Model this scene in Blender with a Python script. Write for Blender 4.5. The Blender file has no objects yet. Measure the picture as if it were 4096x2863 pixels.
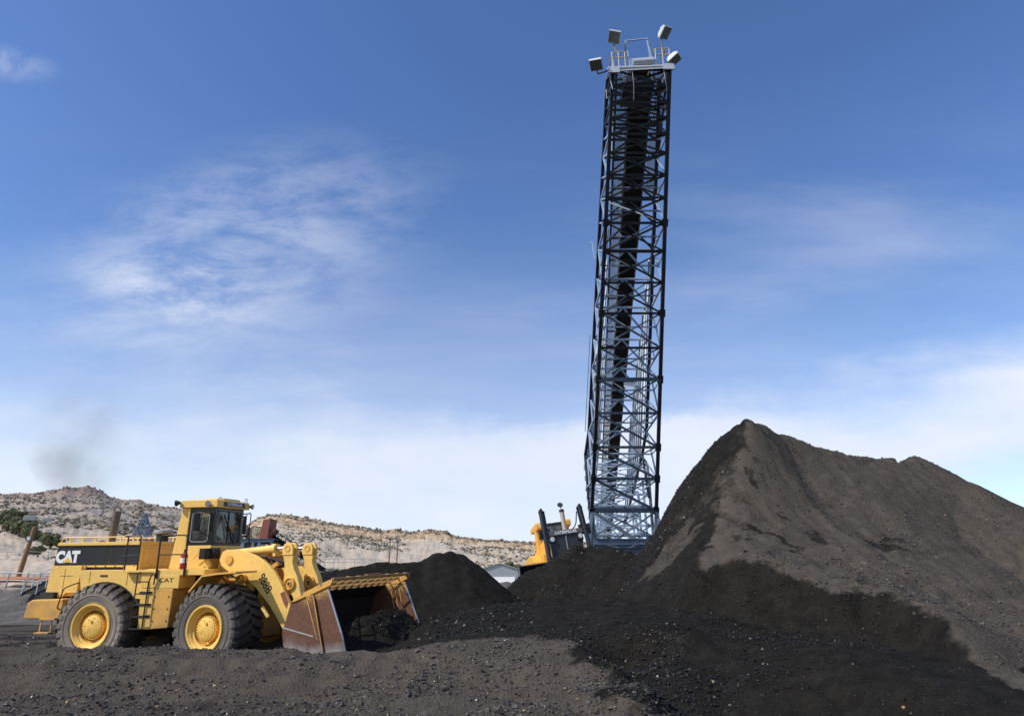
import bpy, bmesh, math, random
import numpy as np
from mathutils import Vector, Matrix
rad = math.radians
random.seed(7); RNG = np.random.default_rng(11)
sc = bpy.context.scene
COL = sc.collection

# ------------------------------------------------------------------ camera
PITCH = rad(19.0); FPX = 2731.0; CAMZ = 1.8
cam = bpy.data.cameras.new('camera'); camo = bpy.data.objects.new('camera', cam); COL.objects.link(camo)
camo.location = (0, 0, CAMZ); camo.rotation_euler = (math.pi/2+PITCH, 0, 0)
cam.sensor_width = 36.0; cam.lens = FPX/4096*36.0; cam.clip_start = 0.1; cam.clip_end = 6000
sc.camera = camo
# ------------------------------------------------------------------ world / sky / sun
SUN = Vector((-.66, -.34, .67)).normalized()
sc.view_settings.view_transform = 'Standard'; sc.view_settings.look = 'None'
sc.view_settings.exposure = 0.15; sc.view_settings.gamma = 1.0
W = bpy.data.worlds.new("World"); sc.world = W; W.use_nodes = True
SKY_STRENGTH = 0.140

class NT:
    """tiny node-tree writer"""
    def __init__(s, nt): s.nt = nt; s.nt.nodes.clear()
    def n(s, t, **kw):
        nd = s.nt.nodes.new(t); ins = kw.pop('ins', {})
        for k, v in kw.items(): setattr(nd, k, v)
        for k, v in ins.items(): s.set(nd, k, v)
        return nd
    def set(s, nd, k, v):
        i = nd.inputs[k]
        if isinstance(v, bpy.types.NodeSocket): s.nt.links.new(v, i)
        else: i.default_value = v
    def m(s, op, a, b=0.0, c=0.0, clamp=False):
        nd = s.nt.nodes.new('ShaderNodeMath'); nd.operation = op; nd.use_clamp = clamp
        for i, v in enumerate((a, b, c)):
            if isinstance(v, bpy.types.NodeSocket): s.nt.links.new(v, nd.inputs[i])
            else: nd.inputs[i].default_value = v
        return nd.outputs[0]
    def ss(s, v, a, b, lo=0.0, hi=1.0):
        nd = s.nt.nodes.new('ShaderNodeMapRange'); nd.interpolation_type = 'SMOOTHSTEP'
        s.set(nd, 0, v); s.set(nd, 1, a); s.set(nd, 2, b); s.set(nd, 3, lo); s.set(nd, 4, hi); return nd.outputs[0]
    def mix(s, f, a, b, mode='MIX'):
        nd = s.nt.nodes.new('ShaderNodeMix'); nd.data_type = 'RGBA'; nd.blend_type = mode
        s.set(nd, 0, f)
        for i, v in ((6, a), (7, b)):
            if not isinstance(v, bpy.types.NodeSocket) and len(v) == 3: v = (*v, 1)
            s.set(nd, i, v)
        return nd.outputs[2]
    def noise(s, vec, scale, detail=4, rough=.55, dist=0.0, out=0):
        nd = s.n('ShaderNodeTexNoise'); nd.inputs['Scale'].default_value = scale; nd.inputs['Detail'].default_value = detail
        nd.inputs['Roughness'].default_value = rough; nd.inputs['Distortion'].default_value = dist
        if vec is not None: s.nt.links.new(vec, nd.inputs['Vector'])
        return nd.outputs[out]
    def vor(s, vec, scale, feature='F1', rnd=1.0, out=0):
        nd = s.n('ShaderNodeTexVoronoi'); nd.feature = feature; nd.inputs['Scale'].default_value = scale
        nd.inputs['Randomness'].default_value = rnd
        if vec is not None: s.nt.links.new(vec, nd.inputs['Vector'])
        return nd.outputs[out]
    def mapping(s, vec, loc=(0,0,0), rot=(0,0,0), scale=(1,1,1)):
        nd = s.n('ShaderNodeMapping'); nd.inputs[1].default_value = loc; nd.inputs[2].default_value = rot; nd.inputs[3].default_value = scale
        s.nt.links.new(vec, nd.inputs[0]); return nd.outputs[0]

def build_world():
    t = NT(W.node_tree)
    sky = t.n('ShaderNodeTexSky'); sky.sky_type = 'NISHITA'; sky.sun_disc = False
    sky.sun_elevation = math.asin(SUN.z); sky.sun_rotation = math.atan2(SUN.x, SUN.y)
    sky.altitude = 1200; sky.air_density = 1.15; sky.dust_density = 0.5; sky.ozone_density = 1.6
    tc = t.n('ShaderNodeTexCoord'); d = tc.outputs['Generated']
    sep = t.n('ShaderNodeSeparateXYZ', ins={0: d}); x, y, z = sep.outputs
    yy = t.m('MAXIMUM', y, 0.08)
    g = t.m('DIVIDE', x, yy); e = t.m('DIVIDE', z, yy)      # bearing and height of the view direction
    front = t.ss(y, 0.05, 0.3)
    zz = t.m('ADD', t.m('MAXIMUM', z, 0.0), 0.12)
    comb = t.n('ShaderNodeCombineXYZ', ins={0: t.m('DIVIDE', x, zz), 1: t.m('DIVIDE', y, zz), 2: 0.0}).outputs[0]  # cloud-deck plane
    ge = t.n('ShaderNodeCombineXYZ', ins={0: g, 1: e, 2: 0.0}).outputs[0]
    # wispy cirrus: stretched noise on the deck
    m1 = t.mapping(comb, (3.1, .4, 0), (0, 0, rad(35)), (.9, 2.6, 1))
    n1 = t.noise(m1, 1.6, 9, .58, .2)
    m2 = t.mapping(ge, (0.3, 1.7, 0), (0, 0, rad(-22)), (1.3, 4.2, 1))
    n2 = t.noise(m2, 2.2, 9, .56, .2)
    n3 = t.noise(t.mapping(ge, (5, 2, 0), (0, 0, rad(-20)), (.7, 2.6, 1)), 2.0, 8, .58, .15)
    n4 = t.noise(ge, 9.0, 8, .6, .3)
    # --- big low bank: covers e from ~.02 to edge(g)
    edge = t.m('ADD', .255, t.m('MULTIPLY', g, .02))
    edge = t.m('ADD', edge, t.m('MULTIPLY', t.ss(g, .25, 1.0), .13))
    edge = t.m('ADD', edge, t.m('MULTIPLY', t.m('SUBTRACT', n4, .5), .085))
    edge = t.m('ADD', edge, t.m('MULTIPLY', t.m('SUBTRACT', n2, .5), .16))
    soft = t.ss(g, -.5, .05, .20, .05)                       # left: feathered; near the tower: crisp cumulus edge
    soft = t.m('ADD', soft, t.ss(g, .25, .6, 0, .07))
    bank = t.ss(t.m('SUBTRACT', edge, e), t.m('MULTIPLY', soft, -.5), t.m('MULTIPLY', soft, .9))
    bank = t.m('MULTIPLY', bank, t.m('MULTIPLY', t.ss(n2, .22, .62, .70, 1.0), t.ss(n3, .25, .60, .78, 1.0)))
    # opening of blue under the bank to the right, and thin gap above the mesa
    lowcut = t.m('ADD', t.m('MULTIPLY', t.ss(g, .35, .85), .115), t.m('MULTIPLY', t.m('SUBTRACT', n2, .5), .05))
    lowcut = t.m('ADD', lowcut, t.m('MULTIPLY', t.ss(g, -.25, .35), .085))
    under = t.ss(t.m('SUBTRACT', e, lowcut), -.04, .05, .05, 1.0)
    bank = t.m('MULTIPLY', bank, under)
    # --- cirrus patch upper left
    def blob(gc, ec, rg, re, rot=0.0):
        a = t.m('SUBTRACT', g, gc); b = t.m('SUBTRACT', e, ec); c, q = math.cos(rot), math.sin(rot)
        u = t.m('DIVIDE', t.m('ADD', t.m('MULTIPLY', a, c), t.m('MULTIPLY', b, q)), rg)
        v = t.m('DIVIDE', t.m('SUBTRACT', t.m('MULTIPLY', b, c), t.m('MULTIPLY', a, q)), re)
        r = t.m('SQRT', t.m('ADD', t.m('MULTIPLY', u, u), t.m('MULTIPLY', v, v)))
        return t.ss(r, 1.0, .15)
    m5 = t.mapping(ge, (1.3, .2, 0), (0, 0, rad(-26)), (1.5, 3.6, 1))
    n5 = t.noise(m5, 3.2, 12, .64, .25)
    c1 = t.m('MULTIPLY', blob(-.46, .53, .44, .25, rad(20)), t.ss(n5, .33, .68))
    c1 = t.m('ADD', c1, t.m('MULTIPLY', blob(-.55, .46, .20, .07, rad(-12)), t.ss(n5, .30, .62)))
    c1b = t.m('MULTIPLY', blob(-.92, .91, .13, .05, rad(-12)), t.ss(n4, .38, .7))
    c2 = t.m('MULTIPLY', blob(-.40, .33, .40, .10, rad(-10)), t.ss(n2, .40, .72))
    c3 = t.m('MULTIPLY', blob(.45, .50, .95, .30, rad(18)), t.ss(n3, .42, .85))
    thin = t.m('MULTIPLY', t.ss(e, .95, .25), t.ss(n1, .38, .85))
    veil = t.m('MULTIPLY', t.ss(e, .60, .12, 0, .34), t.ss(g, .35, .7, 1.0, .55))
    ray = t.m('ADD', t.m('MULTIPLY', c1, .42), t.m('MULTIPLY', c1b, .30))
    ray = t.m('ADD', ray, t.m('MULTIPLY', c2, .20)); ray = t.m('ADD', ray, t.m('MULTIPLY', c3, .22))
    ray = t.m('ADD', ray, t.m('MULTIPLY', thin, .10)); ray = t.m('ADD', ray, veil)
    bk = t.m('MULTIPLY', bank, .93)
    cover = t.m('SUBTRACT', 1.0, t.m('MULTIPLY', t.m('SUBTRACT', 1.0, t.m('MINIMUM', ray, .9)), t.m('SUBTRACT', 1.0, bk)))
    cover = t.m('MULTIPLY', cover, front, clamp=True)
    cover = t.m('ADD', cover, t.m('MULTIPLY', t.m('SUBTRACT', 1.0, front), .25))
    cc = t.mix(t.ss(n3, .3, .75), (5.0, 5.45, 6.4), (5.8, 6.02, 6.5))
    skyc = t.n('ShaderNodeHueSaturation', ins={'Hue': .511, 'Saturation': 1.20, 'Value': 1.10, 'Color': sky.outputs[0]}).outputs[0]
    colr = t.mix(cover, skyc, cc)
    bg = t.n('ShaderNodeBackground', ins={'Color': colr, 'Strength': SKY_STRENGTH})
    t.n('ShaderNodeOutputWorld', ins={'Surface': bg.outputs[0]})
build_world()
sl = bpy.data.lights.new('sun', 'SUN'); sl.energy = 4.0; sl.angle = rad(.53); sl.color = (1.0, .95, .87)
so = bpy.data.objects.new('sun', sl); COL.objects.link(so); so.location = (-30, -20, 40)
so.rotation_euler = (-SUN).to_track_quat('-Z', 'Y').to_euler()

# ------------------------------------------------------------------ survey helpers (used to lay the place out in metres)
def raydir(px, py):
    a = (px-2048)/FPX; b = (1431.5-py)/FPX
    return np.array([a, math.cos(PITCH)-b*math.sin(PITCH), math.sin(PITCH)+b*math.cos(PITCH)])
def P(px, py, Y):
    d = raydir(px, py); k = Y/d[1]; return Vector((d[0]*k, Y, CAMZ+d[2]*k))

# ------------------------------------------------------------------ object helpers
def tag(o, label=None, cat=None, group=None, kind=None):
    if label: o['label'] = label
    if cat: o['category'] = cat
    if group: o['group'] = group
    if kind: o['kind'] = kind
    return o
def empty(name, loc=(0,0,0), rz=0, **kw):
    o = bpy.data.objects.new(name, None); COL.objects.link(o); o.location = loc; o.rotation_euler = (0,0,rz); o.empty_display_size = .3
    return tag(o, **kw)
def npmesh(name, V, F, mat, parent=None, smooth=False, attr=None, nper=None):
    """V (n,3) array, F (m,k) array of one polygon size"""
    me = bpy.data.meshes.new(name); V = np.ascontiguousarray(V, np.float32); F = np.ascontiguousarray(F, np.int32)
    me.vertices.add(len(V)); me.vertices.foreach_set('co', V.ravel())
    k = F.shape[1]; me.loops.add(F.size); me.loops.foreach_set('vertex_index', F.ravel())
    me.polygons.add(len(F)); me.polygons.foreach_set('loop_start', np.arange(0, F.size, k, dtype=np.int32))
    me.polygons.foreach_set('loop_total', np.full(len(F), k, np.int32))
    me.polygons.foreach_set('use_smooth', np.full(len(F), smooth))
    me.update(calc_edges=True)
    for nm, arr in (attr or {}).items():
        a = me.attributes.new(nm, 'FLOAT', 'POINT'); a.data.foreach_set('value', np.ascontiguousarray(arr, np.float32).ravel())
    if mat: me.materials.append(mat)
    o = bpy.data.objects.new(name, me); COL.objects.link(o)
    if parent: o.parent = parent
    return o
class MB:
    def __init__(s): s.v = []; s.f = []; s.M = None
    def add(s, vs, fs):
        k = len(s.v)
        if s.M is not None: vs = [s.M @ Vector(v) for v in vs]
        s.v += [tuple(v) for v in vs]; s.f += [tuple(i+k for i in f) for f in fs]; return s
    def box(s, x0, x1, y0, y1, z0, z1):
        return s.add([(x0,y0,z0),(x1,y0,z0),(x1,y1,z0),(x0,y1,z0),(x0,y0,z1),(x1,y0,z1),(x1,y1,z1),(x0,y1,z1)],
                     [(0,3,2,1),(4,5,6,7),(0,1,5,4),(1,2,6,5),(2,3,7,6),(3,0,4,7)])
    def prism(s, prof, y0, y1):
        """profile of (x,z), extruded along y"""
        n = len(prof)
        a = sum(prof[i][0]*prof[(i+1)%n][1]-prof[(i+1)%n][0]*prof[i][1] for i in range(n))
        if a < 0: prof = prof[::-1]
        vs = [(x,y0,z) for x,z in prof]+[(x,y1,z) for x,z in prof]
        fs = [tuple(range(n)), tuple(range(2*n-1, n-1, -1))]+[(i, i+n, (i+1)%n+n, (i+1)%n) for i in range(n)]
        return s.add(vs, fs)
    def bar(s, p, q, w, h=None, up=(0,0,1)):
        p, q = Vector(p), Vector(q); d = (q-p)
        if d.length < 1e-6: return s
        d.normalize(); u = Vector(up)
        if abs(d.dot(u)) > .98: u = Vector((0,1,0)) if abs(d.y) < .9 else Vector((1,0,0))
        a = d.cross(u).normalized(); b = a.cross(d).normalized(); h = h or w
        vs = [p+a*i*w/2+b*j*h/2 for i,j in ((-1,-1),(1,-1),(1,1),(-1,1))]+[q+a*i*w/2+b*j*h/2 for i,j in ((-1,-1),(1,-1),(1,1),(-1,1))]
        return s.add(vs, [(3,2,1,0),(4,5,6,7),(0,1,5,4),(1,2,6,5),(2,3,7,6),(3,0,4,7)])
    def ibeam(s, p, q, w, h, up=(0,0,1), t=.018):
        p, q = Vector(p), Vector(q); d = (q-p).normalized(); u = Vector(up)
        if abs(d.dot(u)) > .98: u = Vector((0,1,0))
        a = d.cross(u).normalized(); b = a.cross(d).normalized()
        for k in (-1, 1): s.bar(p+b*k*(h/2-t/2), q+b*k*(h/2-t/2), w, t, up=b)
        return s.bar(p, q, t, h-2*t, up=b)
    def cyl(s, p, q, r, r2=None, n=14, cap=True):
        p, q = Vector(p), Vector(q); d = (q-p).normalized(); u = Vector((0,0,1))
        if abs(d.dot(u)) > .95: u = Vector((1,0,0))
        a = d.cross(u).normalized(); b = a.cross(d).normalized(); r2 = r if r2 is None else r2
        c = [(math.cos(2*math.pi*i/n), math.sin(2*math.pi*i/n)) for i in range(n)]
        vs = [p+a*x*r+b*y*r for x,y in c]+[q+a*x*r2+b*y*r2 for x,y in c]
        fs = [(i,(i+1)%n,(i+1)%n+n,i+n) for i in range(n)]
        if cap: fs += [tuple(range(n-1,-1,-1)), tuple(range(n,2*n))]
        return s.add(vs, fs)
    def tube(s, pts, r, n=8):
        pts = [Vector(p) for p in pts]; k0 = len(pts); vs = []; fs = []; prev = None
        for i, p in enumerate(pts):
            d = (pts[min(i+1,k0-1)]-pts[max(i-1,0)]).normalized()
            if prev is None:
                u = Vector((0,0,1)) if abs(d.z) < .9 else Vector((1,0,0)); a = d.cross(u).normalized()
            else: a = (prev-d*prev.dot(d)).normalized()
            prev = a; b = d.cross(a)
            vs += [p+a*math.cos(2*math.pi*j/n)*r+b*math.sin(2*math.pi*j/n)*r for j in range(n)]
        for i in range(k0-1):
            fs += [(i*n+j, i*n+(j+1)%n, (i+1)*n+(j+1)%n, (i+1)*n+j) for j in range(n)]
        fs += [tuple(range(n-1,-1,-1)), tuple((k0-1)*n+j for j in range(n))]
        return s.add(vs, fs)
    def lathe(s, prof, c=(0,0,0), n=48, axis='Y', closed=False):
        """prof of (radius, along)"""
        c = Vector(c); k = len(prof); vs = []; fs = []
        for i in range(n):
            a = 2*math.pi*i/n
            for r, h in prof:
                if axis == 'Y': vs.append(c+Vector((r*math.cos(a), h, r*math.sin(a))))
                else: vs.append(c+Vector((r*math.cos(a), r*math.sin(a), h)))
        for i in range(n):
            for j in range(k if closed else k-1):
                fs.append((i*k+j, i*k+(j+1)%k, ((i+1)%n)*k+(j+1)%k, ((i+1)%n)*k+j))
        return s.add(vs, fs)
    def build(s, name, mat, parent=None, smooth=None, bevel=0, mw=None):
        me = bpy.data.meshes.new(name); me.from_pydata(s.v, [], s.f); me.update()
        bm = bmesh.new(); bm.from_mesh(me)
        bmesh.ops.recalc_face_normals(bm, faces=bm.faces)
        if bevel:
            es = [e for e in bm.edges if len(e.link_faces) == 2 and e.calc_face_angle(0) > .35]
            bmesh.ops.bevel(bm, geom=es, offset=bevel, segments=2, affect='EDGES', profile=.6, clamp_overlap=True)
        if smooth is not None:
            for f in bm.faces: f.smooth = True
            for e in bm.edges:
                if len(e.link_faces) != 2 or e.calc_face_angle(0) > smooth: e.smooth = False
        bm.to_mesh(me); bm.free()
        me.materials.append(mat); o = bpy.data.objects.new(name, me); COL.objects.link(o)
        if parent: o.parent = parent
        if mw is not None: o.matrix_local = mw
        return o
def text(name, body, size, mat, parent, loc, xdir, up, bold=0.0, extrude=.004, sx=1.0, shear=0.0, mw=None):
    cu = bpy.data.curves.new(name, 'FONT'); cu.body = body; cu.size = size; cu.offset = bold; cu.extrude = extrude
    cu.align_x = 'CENTER'; cu.align_y = 'CENTER'; cu.shear = shear; cu.resolution_u = 4
    t = bpy.data.objects.new(name+'_c', cu); COL.objects.link(t)
    me = bpy.data.meshes.new_from_object(t.evaluated_get(bpy.context.evaluated_depsgraph_get()))
    bpy.data.objects.remove(t); bpy.data.curves.remove(cu)
    X = Vector(xdir).normalized(); U = Vector(up).normalized(); N = X.cross(U)
    M = Matrix.Translation(Vector(loc)) @ Matrix(((X.x,U.x,N.x,0),(X.y,U.y,N.y,0),(X.z,U.z,N.z,0),(0,0,0,1))) @ Matrix.Diagonal((sx,1,1,1))
    if mw is not None: M = mw @ M
    me.transform(M); me.materials.clear(); me.materials.append(mat); me.name = name
    o = bpy.data.objects.new(name, me); COL.objects.link(o); o.parent = parent; return o
def fillet(pts, r, seg=5):
    out = [Vector(pts[0])]
    for i in range(1, len(pts)-1):
        p, a, b = Vector(pts[i]), Vector(pts[i-1]), Vector(pts[i+1])
        da, db = (a-p), (b-p); rr = min(r, da.length*.45, db.length*.45); da.normalize(); db.normalize()
        for k in range(seg+1):
            t = k/seg; out.append((p+da*rr)*(1-t)**2+p*2*t*(1-t)+(p+db*rr)*t**2)
    out.append(Vector(pts[-1])); return out

# ------------------------------------------------------------------ materials
def mat(name): m = bpy.data.materials.new(name); m.use_nodes = True; return m, NT(m.node_tree)
def out(t, sh): t.n('ShaderNodeOutputMaterial', ins={'Surface': sh})
def pbsdf(t, **k):
    kk = {a.replace('_',' '): b for a, b in k.items()}
    for a in ('Base Color',):
        if a in kk and not isinstance(kk[a], bpy.types.NodeSocket): kk[a] = (*kk[a], 1)
    return t.n('ShaderNodeBsdfPrincipled', ins=kk)
def bump(t, h, strength, dist): return t.n('ShaderNodeBump', ins={'Height': h, 'Strength': strength, 'Distance': dist}).outputs[0]

def paint(name, col, dirt=(.12,.085,.06), rough=.42, amt=.5, metallic=0.0, scale=1.0, chips=None, chipamt=.0, low=0.0):
    m, t = mat(name); tc = t.n('ShaderNodeTexCoord'); o = tc.outputs['Object']
    n1 = t.noise(o, 1.6*scale, 8, .65); n2 = t.noise(o, 14*scale, 6, .6); n3 = t.noise(t.mapping(o, scale=(6,6,.8)), 2.2*scale, 6, .6)
    sepz = t.n('ShaderNodeSeparateXYZ', ins={0: o}).outputs[2]
    c = t.mix(t.ss(n2, .3, .75), tuple(v*.93 for v in col), tuple(min(1,v*1.05) for v in col))
    d = t.m('MULTIPLY', t.ss(n1, .44, .78), t.ss(n3, .3, .7)); d = t.m('MULTIPLY', d, amt)
    c = t.mix(d, c, dirt)
    if chips:
        k = t.m('MULTIPLY', t.ss(t.noise(o, 7*scale, 9, .72), .60, .66), t.ss(n1, .5, .6)); c = t.mix(t.m('MULTIPLY', k, chipamt), c, chips)
    if low: c = t.mix(t.m('MULTIPLY', t.m('MULTIPLY', t.ss(sepz, 2.1, .7), t.ss(n1, .25, .65)), low), c, (.20,.15,.10)); c = t.mix(t.m('MULTIPLY', t.ss(n3, .56, .72), .28), c, tuple(v*.62 for v in col))
    r = t.m('ADD', rough, t.m('MULTIPLY', n2, .2))
    out(t, pbsdf(t, Base_Color=c, Roughness=r, Metallic=metallic, Normal=bump(t, n2, .12, .004)).outputs[0]); return m
YEL = paint('yellow_paint', (.86,.535,.13), dirt=(.33,.21,.10), amt=.55, chips=(.10,.055,.035), chipamt=.85, low=.42)
YELH = paint('wheel_yellow', (.86,.52,.11), dirt=(.36,.20,.09), amt=.55, chips=(.10,.055,.035), chipamt=.6, scale=1.6)
YELW = paint('worn_yellow_paint', (.72,.38,.075), dirt=(.17,.12,.08), amt=.95, chips=(.07,.045,.035), chipamt=.95, scale=1.8, low=.6)
YELD = paint('dozer_yellow_paint', (.82,.43,.06), dirt=(.2,.12,.06), amt=.5)
BLK = paint('black_paint', (.012,.012,.013), dirt=(.05,.045,.04), rough=.35, amt=.5)
BLKG = paint('black_gloss', (.010,.010,.011), dirt=(.02,.02,.02), rough=.16, amt=.2)
DARK = paint('dark_grease', (.022,.02,.018), dirt=(.05,.04,.03), rough=.6, amt=.6)
GREYM = paint('grey_metal', (.30,.31,.32), dirt=(.13,.11,.09), rough=.45, amt=.5, metallic=.2)
CHROME = paint('chrome_rod', (.75,.76,.78), dirt=(.5,.5,.5), rough=.12, amt=.1, metallic=1.0)
PIPE = paint('exhaust_steel', (.15,.12,.10), dirt=(.07,.05,.04), rough=.55, amt=.8, metallic=.4)
RED = paint('red_paint', (.42,.012,.02), dirt=(.2,.02,.02), rough=.35, amt=.2)
RUSTR = paint('rusty_red', (.24,.075,.05), dirt=(.12,.07,.05), rough=.7, amt=.6)
WHITE = paint('white_paint', (.80,.80,.80), dirt=(.6,.58,.55), rough=.5, amt=.2)
LOGOY = paint('logo_yellow', (.80,.50,.06), dirt=(.6,.4,.1), rough=.45, amt=.1)
GALV = paint('galvanised_steel', (.52,.55,.58), dirt=(.3,.28,.26), rough=.4, amt=.4, metallic=.35)
ORANGE = paint('orange_pipe_paint', (.42,.15,.06), dirt=(.2,.1,.06), rough=.6, amt=.5)
WOOD = paint('pole_wood', (.27,.145,.07), dirt=(.12,.07,.04), rough=.8, amt=.6, scale=2)
SHED = paint('grey_cladding', (.33,.36,.38), dirt=(.25,.26,.26), rough=.5, amt=.3)
TAN = paint('tan_tank', (.38,.33,.26), dirt=(.22,.16,.11), rough=.6, amt=.5)

def m_steel(nm, ca, cb):
    m, t = mat(nm); tc = t.n('ShaderNodeTexCoord'); o = tc.outputs['Object']
    n1 = t.noise(o, .8, 6, .6); n2 = t.noise(o, 9, 5, .6)
    c = t.mix(t.ss(n1, .35, .7), ca, cb); c = t.mix(t.m('MULTIPLY', t.ss(n2, .56, .72), .5), c, tuple(v*.35 for v in cb))
    out(t, pbsdf(t, Base_Color=c, Roughness=.45, Metallic=.15).outputs[0]); return m
STEEL = m_steel('blue_grey_steel', (.36,.45,.58), (.27,.34,.45))  # lightest copy, lower and rear members; blue of skylit shade mixed in
DSTEEL = m_steel('coal_black_steel', (.026,.030,.036), (.016,.018,.021))  # darkest copy of the tower steel; shade on mast and gallery painted in
MSTEEL = m_steel('mid_tone_blue_steel', (.15,.19,.25), (.09,.115,.15))  # middle copy; some mast shade put into the colour, plain dark steel elsewhere
def m_mesh(name, pitchx, pitchy, thick, col, ax):
    """expanded-metal grating: diamond openings cut as true transparency of the sheet"""
    m, t = mat(name); tc = t.n('ShaderNodeTexCoord'); o = tc.outputs['Object']
    s = t.n('ShaderNodeSeparateXYZ', ins={0: o}).outputs
    a = t.m('MULTIPLY', s[0], 1/pitchx); b = t.m('MULTIPLY', s[ax], 1/pitchy)
    f1 = t.m('ABSOLUTE', t.m('SUBTRACT', t.m('FRACT', t.m('ADD', a, b)), .5)); f2 = t.m('ABSOLUTE', t.m('SUBTRACT', t.m('FRACT', t.m('SUBTRACT', a, b)), .5))
    hole = t.m('MULTIPLY', t.m('LESS_THAN', f1, .5-thick), t.m('LESS_THAN', f2, .5-thick))
    b1 = pbsdf(t, Base_Color=col, Roughness=.4, Metallic=.4); tr = t.n('ShaderNodeBsdfTransparent')
    mx = t.n('ShaderNodeMixShader', ins={0: hole, 1: b1.outputs[0], 2: tr.outputs[0]}); out(t, mx.outputs[0]); return m
GRATE = m_mesh('walkway_grating', .16, .26, .17, (.75,.77,.78), 1)
CAGE = m_mesh('wire_cage', .35, .35, .12, (.30,.25,.17), 2)
def m_rubber(name, col, dust, lo, hi):
    m, t = mat(name); tc = t.n('ShaderNodeTexCoord'); o = tc.outputs['Object']
    n1 = t.noise(o, 2.0, 8, .65); n2 = t.noise(o, 30, 6, .6)
    s = t.n('ShaderNodeSeparateXYZ', ins={0: o}).outputs
    r = t.m('SQRT', t.m('ADD', t.m('MULTIPLY', s[0], s[0]), t.m('MULTIPLY', s[2], s[2])))
    side = t.m('MULTIPLY', t.ss(r, 1.02, .86), t.ss(n1, .25, .65, .55, 1.0))
    c = t.mix(t.m('ADD', t.m('MULTIPLY', side, hi), lo, clamp=True), col, dust)
    out(t, pbsdf(t, Base_Color=c, Roughness=.75, Normal=bump(t, n2, .25, .006)).outputs[0]); return m
RUB = m_rubber('tyre_rubber', (.022,.021,.020), (.15,.128,.110), .16, .70)
RUBR = m_rubber('dusty_tyre_rubber', (.022,.021,.020), (.29,.235,.185), .16, .72)
def m_belt():
    m, t = mat('conveyor_belt_rubber'); o = t.n('ShaderNodeTexCoord').outputs['Object']
    out(t, pbsdf(t, Base_Color=(.008,.008,.008), Roughness=.8).outputs[0]); return m
BELT = m_belt()
def m_glass(name, tint, gl=.06):
    m, t = mat(name); tr = t.n('ShaderNodeBsdfTransparent', ins={0: (*tint, 1)}); g = t.n('ShaderNodeBsdfGlossy', ins={'Color': (1,1,1,1), 'Roughness': .03})
    fr = t.n('ShaderNodeFresnel', ins={'IOR': 1.5}); o = t.n('ShaderNodeTexCoord').outputs['Object']
    df = t.n('ShaderNodeBsdfDiffuse', ins={0: (.55,.52,.46,1)})
    mx = t.n('ShaderNodeMixShader', ins={0: fr.outputs[0], 1: tr.outputs[0], 2: g.outputs[0]})
    mx2 = t.n('ShaderNodeMixShader', ins={0: t.ss(t.noise(o, 3, 6, .6), .3, .8, .02, .14), 1: mx.outputs[0], 2: df.outputs[0]}); out(t, mx2.outputs[0]); return m
GLASS = m_glass('tinted_cab_glass', (.94,.975,.955))
LENS = paint('lamp_lens', (.55,.58,.60), dirt=(.3,.3,.3), rough=.12, amt=.3)
LAMPS = paint('lamp_shell_grey', (.58,.60,.61), dirt=(.35,.34,.32), rough=.4, amt=.6)
LENSD = paint('floodlight_glass', (.17,.19,.195), dirt=(.18,.19,.18), rough=.14, amt=.6)
def m_grille():
    m, t = mat('radiator_grille'); o = t.n('ShaderNodeTexCoord').outputs['Object']; s = t.n('ShaderNodeSeparateXYZ', ins={0: o}).outputs
    w = t.m('FRACT', t.m('MULTIPLY', s[2], 16.0)); c = t.mix(t.ss(t.m('ABSOLUTE', t.m('SUBTRACT', w, .5)), .18, .32), (.055,.055,.06), (.004,.004,.004))
    out(t, pbsdf(t, Base_Color=c, Roughness=.45).outputs[0]); return m
GRILLE = m_grille()
def m_bucket():
    m, t = mat('worn_bucket_steel'); o = t.n('ShaderNodeTexCoord').outputs['Object']; s = t.n('ShaderNodeSeparateXYZ', ins={0: o}).outputs
    n1 = t.noise(o, 1.8, 8, .65, .4); n2 = t.noise(t.mapping(o, rot=(0, rad(20), 0), scale=(1,1,7)), 5, 6, .7); n3 = t.noise(o, 22, 6, .7)
    h = t.m('ADD', s[2], t.m('MULTIPLY', t.m('SUBTRACT', n1, .5), .9))
    rust = t.mix(t.ss(n3, .3, .7), (.115,.048,.030), (.20,.095,.058))
    pol = t.mix(t.ss(n3, .3, .75), (.44,.415,.40), (.26,.22,.20))
    c = t.mix(t.ss(h, 1.0, .60), rust, pol)
    yel = t.m('MULTIPLY', t.ss(h, 1.68, 1.98), t.ss(n2, .34, .60)); c = t.mix(yel, c, (.62,.36,.08))
    met = t.m('MULTIPLY', t.ss(h, 1.3, .7, .15, .42), t.m('SUBTRACT', 1.0, yel))
    out(t, pbsdf(t, Base_Color=c, Roughness=t.ss(n3, .2, .8, .32, .55), Metallic=met, Normal=bump(t, n3, .15, .004)).outputs[0]); return m
BUCK = m_bucket()
GUARD = paint('grimy_yellow_paint', (.34,.18,.045), dirt=(.09,.055,.03), amt=1.0, scale=2.5, chips=(.10,.05,.03), chipamt=.9)
LINER = paint('coal_blackened_liner', (.018,.014,.012), dirt=(.03,.02,.016), rough=.6, amt=.6, metallic=.2)
WORNE = paint('polished_edge_steel', (.62,.61,.60), dirt=(.3,.26,.22), rough=.3, amt=.6, metallic=.6)

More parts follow.
